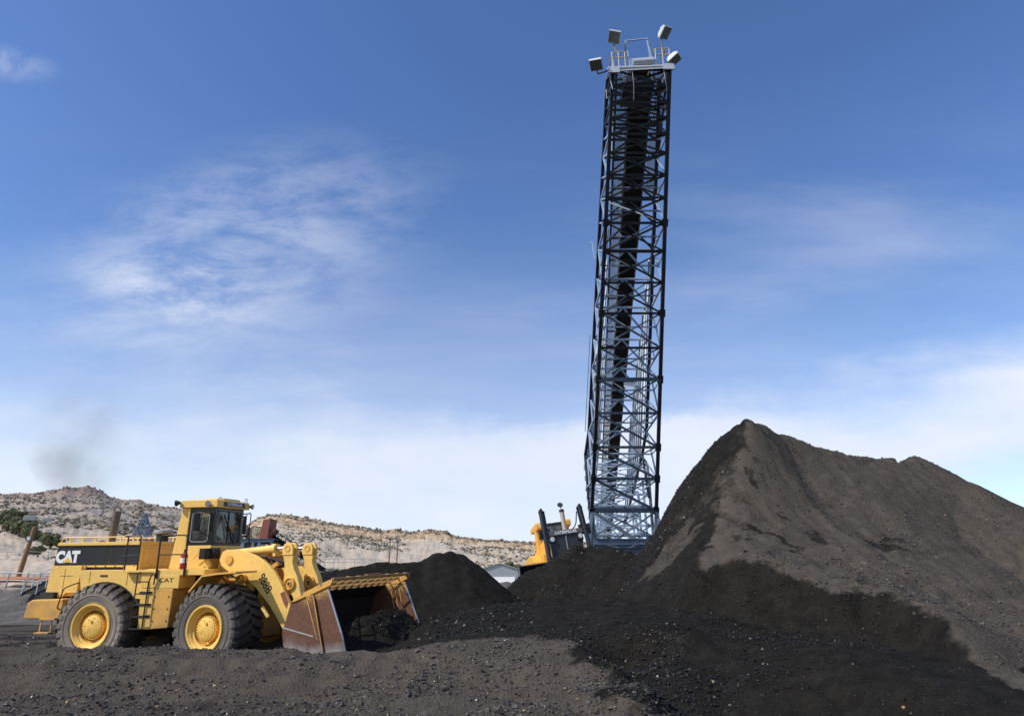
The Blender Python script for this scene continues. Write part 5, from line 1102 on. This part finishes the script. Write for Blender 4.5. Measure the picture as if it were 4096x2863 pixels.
def flood(px, py, Y, aim, roll, base, name='floodlight', s=.31, parent=TW, arm=True, off=None):
    c = P(px, py, Y); q = Vector(aim).normalized(); M = Matrix.Translation(c-(off if off is not None else T0)) @ q.to_track_quat('Z', 'Y').to_matrix().to_4x4() @ Matrix.Rotation(roll, 4, 'Z')
    m = MB(); m.add([(-s,-s,0),(s,-s,0),(s,s,0),(-s,s,0),(-s*.97,-s*.97,-.14),(s*.97,-s*.97,-.14),(s*.97,s*.97,-.14),(-s*.97,s*.97,-.14),(-s*.55,-s*.5,-.34),(s*.55,-s*.5,-.34),(s*.55,s*.5,-.34),(-s*.55,s*.5,-.34)],
      [(0,1,2,3),(0,4,5,1),(1,5,6,2),(2,6,7,3),(3,7,4,0),(4,8,9,5),(5,9,10,6),(6,10,11,7),(7,11,8,4),(8,11,10,9)])
    h = m.build(name, LAMPS, parent, bevel=.02, mw=M)
    m = MB(); m.box(-s*.88,s*.88,-s*.88,s*.88,.003,.012); m.build('lens', LENSD, h)
    if arm:
        m = MB(); p0 = M @ Vector((0,-s*1.05,-.12)); b = Vector(base)-(off if off is not None else T0); mid = (p0+b)/2+Vector((.12 if b.x < 0 else -.1,0,-.15)); m.tube(fillet([p0, p0+Vector((0,0,-.28)), mid, b], .3), .04, 6); m.tube([M @ Vector((-s*.7,-s*.9,-.1)), p0, M @ Vector((s*.7,-s*.9,-.1))], .03, 6)
        m.build('floodlight_arm', PIPE, parent, smooth=1)
    return h
flood(2456,150,27.2,(-.42,-.42,-.80),rad(-40),(HB.x+.3,27.3,hz_+.5)); flood(2664,133,27.2,(.55,-.30,-.78),rad(30),(HC.x-.1,27.3,hz_+.9))
flood(2384,262,27.2,(-.10,-.22,-.97),rad(-8),(HB.x-.05,27.4,hz_+.2)); flood(2700,242,27.2,(.45,-.15,-.88),rad(14),(HC.x+.05,27.4,hz_+.5))
m = MB(); m.tube([(HB.x-.25,27.4,hz_+.2),(HB.x-.06,27.4,hz_-1.1)], .022, 6); m.tube([(HB.x+.9,27.2,hz_+.6),(HB.x+.95,27.2,hz_-1.0),(HB.x+.98,27.6,hz_-1.6)], .016, 6); m.tube([(HC.x-.35,27.2,hz_+.2),(HC.x-.2,27.3,hz_-1.3)], .016, 6); tp('cable', m, GREYM, smooth=1)

# ================================================================== PLANT BEHIND THE LOADER
PL = empty('loading_platform', (-28, 68, 0)); tag(PL, 'blue grey steel platform behind the loader cab, carrying a mesh cage', 'platform'); pT = Vector((-28,68,0))
def pp_(name, mb, m=MSTEEL, T=pT, par=PL, **k): mb.v = [tuple(Vector(v)-T) for v in mb.v]; return mb.build(name, m, par, **k)
def A(px, py, Y=68): return P(px, py, Y)
m = MB(); a, b = A(860,2163), A(1095,2160); m.ibeam(a, b, .3, .34); m.ibeam(a+Vector((0,3,0)), b+Vector((0,3,0)), .3, .34); m.box(a.x,b.x,68.2,71,a.z+.17,a.z+.22); pp_('deck', m)
zt = a.z
for px in (905, 975, 1015, 1040, 1090):
    x = A(px,2160).x; m = MB(); m.ibeam((x,68,0),(x,68,zt-.17),.3,.3); m.ibeam((x,71,0),(x,71,zt-.17),.3,.3); pp_('post', m)
m = MB(); x0, x1 = A(975,2160).x, A(1040,2160).x; m.bar((x0,68.2,zt-.3),(x0+1.4,68.2,zt-2.6),.1); m.bar((x1,68.2,zt-.3),(x0+1.2,68.2,zt-2.6),.1); m.bar((A(905,0).x if False else a.x,68.1,zt-2.2),(b.x,68.1,zt-2.2),.2); pp_('brace', m)
m = MB(); x0, x1 = A(992,2160).x, A(1028,2160).x; m.box(x0,x1,68.6,70.2,zt+.23,zt+1.35); pp_('mesh_cage', m, CAGE)
m = MB()
for x in (x0,x1):
    for y in (68.6,70.2): m.bar((x,y,zt+.2),(x,y,zt+1.4),.08)
m.bar((x0,68.6,zt+1.38),(x1,68.6,zt+1.38),.08); pp_('cage_frame', m, paint('cage_frame', (.22,.17,.10)))
m = MB(); x0, x1 = A(1031,2160).x, A(1062,2160).x; m.prism([(x0-.1,zt+.23),(x0+.1,zt+2.05),(x1+.1,zt+2.2),(x1,zt+.23)], 68.5, 70.5); pp_('hopper_box', m, RUSTR, bevel=.05)
CV = empty('inclined_conveyor', (-22, 70, 0)); tag(CV, 'dark covered conveyor sloping down to the right behind the loader bucket linkage', 'conveyor'); cT = Vector((-22,70,0))
a, b = P(1072,2125,69.4), P(1300,2272,72); d = (b-a)
m = MB(); m.bar(a+Vector((0,0,-.1)), b+Vector((0,0,-.1)), 1.1, .12); pp_('conveyor_belt', m, BELT, cT, CV)
m = MB(); m.bar(a+Vector((-.1,-.6,.55)), b+Vector((0,-.6,.55)), .07); m.bar(a+Vector((0,-.6,-.35)), b+Vector((0,-.6,-.35)), .14); m.bar(a+Vector((0,-.6,-1.0)), b+Vector((0,-.6,-1.0)), .12); m.bar(a+Vector((0,.6,-.35)), b+Vector((0,.6,-.35)), .14)
for k in range(15):
    p = a.lerp(b, k/15)+Vector((0,-.6,0)); q = a.lerp(b, (k+1)/15)+Vector((0,-.6,0)); m.bar(p+Vector((0,0,-.35)), q+Vector((0,0,-1.0)), .06); m.bar(p+Vector((0,0,-1.0)), p+Vector((0,0,.55)), .06)
pp_('truss', m, DARK, cT, CV)
m = MB(); m.add([a+Vector((-.9,-.7,-.4)), a+Vector((-.1,-.7,.75)), a+Vector((.9,-.7,.1)), a+Vector((.3,-.7,-.9)), a+Vector((-.9,.7,-.4)), a+Vector((-.1,.7,.75)), a+Vector((.9,.7,.1)), a+Vector((.3,.7,-.9))], [(0,1,2,3),(7,6,5,4),(0,4,5,1),(1,5,6,2),(2,6,7,3),(3,7,4,0)]); pp_('head_cover', m, RUSTR, cT, CV)
m = MB()
for k in (.25,.5,.75): p = a.lerp(b, k); m.bar(p+Vector((0,-.5,-1)), (p.x,p.y-.5,0), .2); m.bar(p+Vector((0,.5,-1)), (p.x,p.y+.5,0), .2)
pp_('support_leg', m, STEEL, cT, CV)
tk = P(1298,2279,75); m = MB(); m.lathe([(0,tk.z+.3),(.95,tk.z+.12),(1.0,tk.z+.05),(1.0,0)], (tk.x,75,0), 32, axis='Z'); m.v = [tuple(Vector(v)-Vector((tk.x,75,0))) for v in m.v]
o = m.build('storage_tank', TAN, smooth=rad(40)); o.location = (tk.x,75,0); tag(o, 'short tan cylindrical tank between the loader linkage and the coal pile', 'tank')
# shed
SH = empty('metal_shed', (-2.4,140,.25)); tag(SH, 'grey metal shed with a low gable roof and a white roll-up door', 'shed')
m = MB(); hw = 4.85; ze = 5.55; za = 7.0
vs = [(-hw,0,0),(hw,0,0),(hw,0,ze),(0,0,za),(-hw,0,ze),(-hw,16,0),(hw,16,0),(hw,16,ze),(0,16,za),(-hw,16,ze)]
m.add(vs, [(0,1,2,3,4),(9,8,7,6,5),(1,6,7,2),(5,0,4,9),(0,5,6,1)]); wl = m.build('wall', SHED, SH)
m = MB(); m.v = []; 
for s_ in (-1, 1): m.add([(0,-.3,za+.05),(s_*(hw+.3),-.3,ze-.05),(s_*(hw+.3),16.3,ze-.05),(0,16.3,za+.05),(0,-.3,za+.22),(s_*(hw+.3),-.3,ze+.12),(s_*(hw+.3),16.3,ze+.12),(0,16.3,za+.22)], [(0,1,2,3),(4,7,6,5),(0,4,5,1),(1,5,6,2),(2,6,7,3),(3,7,4,0)])
m.build('roof', GREYM, SH)
m = MB()
for k in range(int(hw*2/.32)):
    x = -hw+.16+k*.32; top = za-(abs(x)/hw)*(za-ze)
    if -1.9 < x < 3.0: m.box(x-.02,x+.02,-.05,-.002,4.65,top-.02)
    else: m.box(x-.02,x+.02,-.05,-.002,0,top-.02)
m.build('cladding_rib', SHED, SH)
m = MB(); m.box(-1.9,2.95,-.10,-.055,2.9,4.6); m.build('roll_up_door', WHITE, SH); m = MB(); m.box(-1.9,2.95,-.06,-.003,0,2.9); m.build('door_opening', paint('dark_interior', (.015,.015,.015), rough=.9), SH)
m = MB(); m.box(3.5,3.9,-.5,-.06,3.9,4.3); m.box(3.6,3.7,-.2,-.06,4.3,4.7); m.build('wall_lamp', DARK, SH)
m = MB()
for z in (1.9,2.4,3.0): m.box(3.5,3.9,-.12,-.06,z,z+.08)
m.build('wall_rung', GREYM, SH)

# ================================================================== POLES, PYLON, RAILS
def light_pole(name, base, top, r, label, heads, hs=.6):
    e = empty(name, tuple(base)); tag(e, label, 'light pole', 'far light poles' if 'far' in label else None)
    b = Vector((0,0,0)); t_ = Vector(top)-Vector(base); m = MB(); m.cyl(b, t_, r, r*.75, n=10); m.build('pole', WOOD, e, smooth=rad(40))
    m = MB(); m.bar(t_+Vector((-hs,0,-.1)), t_+Vector((hs,0,-.02)), .10, .10); m.build('crossarm', DARK, e)
    for h in heads:
        m = MB(); k = h[3] if len(h) > 3 else .3; c = t_+Vector(h[:3]); m.add([c+Vector(v) for v in ((-k,-.1,-k*.4),(k,-.1,-k*.4),(k,-.1,k*.4),(-k,-.1,k*.4),(-k*.6,.3,-k*.2),(k*.6,.3,-k*.2),(k*.6,.3,k*.35),(-k*.6,.3,k*.35))], [(0,1,2,3),(7,6,5,4),(0,4,5,1),(1,5,6,2),(2,6,7,3),(3,7,4,0)])
        f = m.build('floodlight', GREYM, e, bevel=.02)
        m = MB(); m.box(c.x-k*.85,c.x+k*.85,c.y-.115,c.y-.103,c.z-k*.33,c.z+k*.33); m.build('lens', LENSD, f)
        m = MB(); m.bar(c+Vector((0,.1,-k*.3)), (c.x*.55+t_.x*.45, t_.y, t_.z), .04); m.build('lamp_bracket', DARK, e)
    return e
b_ = P(70,2316,60); t_ = P(139,2108,60)
lpole = light_pole('light_pole', b_, t_, .22, 'thick leaning rusty brown light pole near the rear of the loader', [(-.5,-.1,.75,.52),(.85,.1,.62,.42)], .7)
m = MB(); v = (t_-b_); m.box(v.x*.78-.16,v.x*.78+.1,-.3,-.2,v.z*.78-.15,v.z*.78+.15); m.build('meter_box', GALV, lpole)
for px, py, lab in ((1561,2155,'thin far light pole closer to the loader linkage, of two before the mesa'),(1591,2163,'thin far light pole closer to the shed, of two before the mesa')):
    t_ = P(px,py,110); light_pole('light_pole', (t_.x,110,0), t_, .13, lab, [(0,-.1,.15,.34)], .15)
pv = P(1302,2218,100); m = MB(); m.cyl((0,0,0),(0,0,pv.z),.06,.04,n=6); m.bar((-.5,0,pv.z-.6),(.5,0,pv.z-.6),.06); o = m.build('utility_pole', GREYM); o.location = (pv.x,100,0); tag(o, 'thin grey utility pole standing over the tan tank', 'utility pole')
# small lattice pylon behind the hood
py_ = P(585,2052,92); m = MB(); bz = hz(hl, py_.x, 92)-.3; H = py_.z-bz; w_ = 2.1
def pl(k, sx, sy): return Vector((sx*w_*(1-k)+.03*sx, sy*w_*(1-k)+.03*sy, k*H))
for sx in (-1, 1):
    for sy in (-1, 1): m.bar(pl(0,sx,sy), pl(1,sx,sy), .14)
for i in range(9):
    k0, k1 = i/9, (i+1)/9
    for sx, sy, tx, ty in ((-1,-1,1,-1),(1,-1,1,1),(1,1,-1,1),(-1,1,-1,-1)): m.bar(pl(k0,sx,sy), pl(k1,tx,ty), .09); m.bar(pl(k0,tx,ty), pl(k1,sx,sy), .09); m.bar(pl(k1,sx,sy), pl(k1,tx,ty), .09)
for x_ in (-1.6, 1.3): m.bar((x_,0,0),(0,0,H*.8 if x_ < 0 else H*.9),.16)
o = m.build('lattice_pylon', MSTEEL); o.location = (py_.x,92,bz); tag(o, 'small grey lattice pylon rising behind the loader hood, between its exhaust and its air cleaner', 'pylon')
# guard rail and stairs on the bank at the far left
GRL = empty('guard_railing', (-42,58,0)); tag(GRL, 'galvanised guard railing along the top of the bank behind the loader tail', 'railing'); gT = Vector((-42,58,0))
m = MB(); pth = [P(-200,2295,57), P(40,2290,57), P(160,2295,57), P(230,2285,57), P(420,2290,57)]
for dz in (0, -.55): m.tube([p+Vector((0,0,dz)) for p in pth], .05, 6)
pp_('rail', m, GREYM, gT, GRL, smooth=1)
for i, px in enumerate((-120,-40,40,115,165,230,300)):
    p = P(px,2292,57); m = MB(); m.bar(p+Vector((0,0,.05)), (p.x-.15,p.y,p.z-1.5), .09); pp_('post', m, GREYM, gT, GRL)
p0, p1 = P(-150,2318,58), P(420,2314,58); m = MB(); m.v = []; c = (p0+p1)/2; m.cyl(p0-c, p1-c, .22, n=12); o = m.build('ground_pipe', ORANGE, smooth=rad(40)); o.location = c; tag(o, 'rusty orange pipe lying along the foot of the guard railing', 'pipe')
p0, p1 = P(85,2376,50), P(195,2322,56.5); ST = empty('stair_flight', tuple(p0)); tag(ST, 'dark steel stair flight climbing the grey bank behind the loader tail', 'stairs')
for o_ in (0, 1.0):
    m = MB(); m.bar(Vector((o_,0,0)), p1-p0+Vector((o_,0,0)), .08, .22); m.build('stringer', DARK, ST)
    m = MB(); m.bar(Vector((o_,0,.9)), p1-p0+Vector((o_,0,.9)), .05); 
    for k in (0,.33,.66,1): q = (p1-p0)*k+Vector((o_,0,0)); m.bar(q, q+Vector((0,0,.9)), .05)
    m.build('handrail', GALV, ST)
m = MB()
for k in range(14): q = (p1-p0)*((k+.5)/14); m.box(q.x,q.x+1.0,q.y-.15,q.y+.15,q.z-.02,q.z+.04)
m.build('tread', DARK, ST)
FN = empty('wire_fence', (-70,104,0)); tag(FN, 'long thin wire fence crossing the tan bank behind the leaning light pole', 'fence')
xs = np.arange(-110,-10,3.0); m = MB(); pz = [hz(hl, x, 104) for x in xs]
for dz in (1.25,.8): m.tube([(x+70,0,z+dz) for x, z in zip(xs, pz)], .03, 4)
m.build('wire', GREYM, FN)
for x, z in zip(xs, pz): m = MB(); m.bar((x+70,0,z-.2),(x+70,0,z+1.35),.07); m.build('post', GREYM, FN)

# ================================================================== JUNIPERS
def juniper(px, py, Y, w, h, lab):
    p = P(px, py, Y); zb = hz(hl, p.x, Y) if px < 900 else hz(hr, p.x, Y); e = empty('juniper_tree', (p.x, Y, zb)); tag(e, lab, 'juniper tree', 'junipers on the hillside left of the loader' if px < 900 else 'junipers behind the shed')
    m = MB()
    for k in range(4):
        a = random.random()*6.28; m.tube([(0,0,-.2),(math.cos(a)*w*.1,math.sin(a)*w*.1,h*.25),(math.cos(a)*w*.28,math.sin(a)*w*.28,h*.55)], w*.035, 5)
    m.build('trunk', BARK, e)
    n = 1100; c = RNG.normal(0, 1, (9, 3))*np.array([w*.22, w*.22, h*.16])+np.array([0,0,h*.52]); r = RNG.uniform(.16,.27,9)*w
    i = RNG.integers(0, 9, n); d = RNG.normal(0,1,(n,3)); d /= np.linalg.norm(d,axis=1)[:,None]
    q = c[i]+d*(r[i]*RNG.uniform(.6,1.08,n))[:,None]*np.array([1,1,.85]); q[:,2] = np.maximum(q[:,2], .08*h)
    o = chunks('crown', q, RNG.uniform(.035,.085,n)*w, np.zeros(n), JUN); o.parent = e
for a in ((45,2118,150,3.6,3.2,'topmost dark juniper on the hillside at the left, nearest the frame edge'),(90,2130,150,3.8,3.0,'wide juniper high on the hillside above the leaning light pole'),(70,2160,140,3.6,2.8,'olive juniper in the clump left of the leaning pole, lowest of the clump'),(122,2135,150,3.0,2.8,'juniper directly behind the top of the leaning light pole'),
          (137,2148,146,2.6,2.5,'small round juniper just right of the leaning light pole'),(204,2170,130,4.0,2.9,'rounded lone juniper close behind the black rear panel of the loader'),(158,2192,118,2.0,2.2,'small thin pale juniper below the lone rounded one'),(5,2112,152,3.6,3.4,'juniper cut by the left edge of the photo'),(118,2200,115,1.4,1.2,'tiny juniper bush beside the middle of the leaning pole'),(22,2150,142,2.4,2.0,'low juniper bush near the left edge under the topmost tree'),(66,2112,156,4.0,3.4,'tall olive juniper in the back row between the topmost one and the leaning pole'),(105,2158,138,3.2,2.4,'broad low juniper just left of the middle of the leaning pole'),(178,2142,150,2.2,1.9,'small juniper on the slope above the lone rounded one')): juniper(*a)
for px, lab in ((2030,'left small juniper right of the shed roof peak'),(2048,'middle small juniper above the shed roof slope'),(2066,'round juniper above the right roof slope of the shed'),(2084,'right small juniper between the shed and the bulldozer blade')):
    juniper(px, 2295, 190, 4.4, 3.6, lab)

# ================================================================== EXHAUST SMOKE
def smoke():
    m, t = mat('diesel_smoke'); t.nt.nodes.clear(); o = t.n('ShaderNodeTexCoord').outputs['Generated']
    c = t.n('ShaderNodeVectorMath', operation='SUBTRACT', ins={0: o, 1: (.5,.5,.5)}).outputs[0]
    ln = t.n('ShaderNodeVectorMath', operation='LENGTH', ins={0: c}).outputs['Value']
    n1 = t.noise(t.n('ShaderNodeTexCoord').outputs['Object'], .9, 5, .6, .4); n2 = t.noise(t.n('ShaderNodeTexCoord').outputs['Object'], .45, 2, .5)
    s = t.n('ShaderNodeSeparateXYZ', ins={0: c}).outputs
    dn = t.m('MULTIPLY', t.ss(ln, .50, .12), t.ss(n1, .28, .66)); dn = t.m('MULTIPLY', dn, t.ss(n2, .35, .62, .15, 1.0))
    v = t.n('ShaderNodeVolumePrincipled', ins={'Color': (.30,.28,.26,1), 'Density': t.m('MULTIPLY', dn, .36), 'Anisotropy': 0.1})
    t.n('ShaderNodeOutputMaterial', ins={'Volume': v.outputs[0]}); return m
bm = bmesh.new(); bmesh.ops.create_icosphere(bm, subdivisions=4, radius=1)
for v in bm.verts:
    q = v.co.copy(); lean = -q.z*.42
    v.co = Vector((q.x*(1.8+1.3*max(q.z,-.92)) + lean*1.9, q.y*1.5, q.z*2.9))
me = bpy.data.meshes.new('exhaust_smoke'); bm.to_mesh(me); bm.free(); me.materials.append(smoke())
sk = bpy.data.objects.new('exhaust_smoke', me); COL.objects.link(sk); sk.location = P(335,1815,21.5); tag(sk, 'thin brown grey diesel smoke drifting up and left from the loader exhaust', 'smoke', kind='stuff')

# ================================================================== every far-apart piece of a part becomes a part of its own
def part_pieces():
    skip = ('lettering','number','coal','scrub','crown','ground','hills','mesa','rubble','track','cladding','smoke')
    for o in list(bpy.data.objects):
        if o.type != 'MESH' or any(k in o.name for k in skip): continue
        me = o.data; nv = len(me.vertices)
        if nv > 60000: continue
        par = list(range(nv))
        def find(a):
            while par[a] != a: par[a] = par[par[a]]; a = par[a]
            return a
        for e in me.edges:
            a, b = find(e.vertices[0]), find(e.vertices[1])
            if a != b: par[a] = b
        root = np.array([find(i) for i in range(nv)]); u, isl = np.unique(root, return_inverse=True); k = len(u)
        if k < 2 or k > 900: continue
        co = np.empty(nv*3, np.float32); me.vertices.foreach_get('co', co); co = co.reshape(-1,3)
        lo = np.full((k,3), 1e9); hi = np.full((k,3), -1e9); np.minimum.at(lo, isl, co); np.maximum.at(hi, isl, co)
        size = (hi-lo).max(1); gap = np.maximum(0, np.maximum(lo[:,None]-hi[None], lo[None]-hi[:,None]))
        near = np.sqrt((gap**2).sum(2)) <= np.maximum(.02, .48*np.maximum(size[:,None], size[None]))
        pc = list(range(k))
        def f2(a):
            while pc[a] != a: pc[a] = pc[pc[a]]; a = pc[a]
            return a
        for a, b in zip(*np.nonzero(np.triu(near, 1))):
            ra, rb = f2(a), f2(b)
            if ra != rb: pc[ra] = rb
        piece = np.array([f2(i) for i in range(k)])[isl]; ids = np.unique(piece)
        if len(ids) < 2 or len(ids) > 90: continue
        polys = [tuple(p.vertices) for p in me.polygons]; sm = [p.use_smooth for p in me.polygons]; base = o.name.split('.')[0]
        for n_, pid in enumerate(ids[1:] .tolist()+[ids[0]]):
            m2 = bpy.data.meshes.new(base); keep = [i for i, p in enumerate(polys) if piece[p[0]] == pid]
            vs = sorted({v for i in keep for v in polys[i]}); mp = {v: i for i, v in enumerate(vs)}
            m2.from_pydata([co[v] for v in vs], [], [[mp[v] for v in polys[i]] for i in keep]); m2.update()
            m2.polygons.foreach_set('use_smooth', [sm[i] for i in keep])
            sharp = {tuple(sorted(e.vertices)) for e in me.edges if e.use_edge_sharp}
            if sharp:
                for e in m2.edges:
                    if tuple(sorted((vs[e.vertices[0]], vs[e.vertices[1]]))) in sharp: e.use_edge_sharp = True
            for mt in me.materials: m2.materials.append(mt)
            if pid == ids[0]: o.data = m2
            else:
                c = bpy.data.objects.new(base, m2); COL.objects.link(c); c.parent = o.parent; c.matrix_parent_inverse = o.matrix_parent_inverse.copy(); c.matrix_basis = o.matrix_basis.copy()
part_pieces()
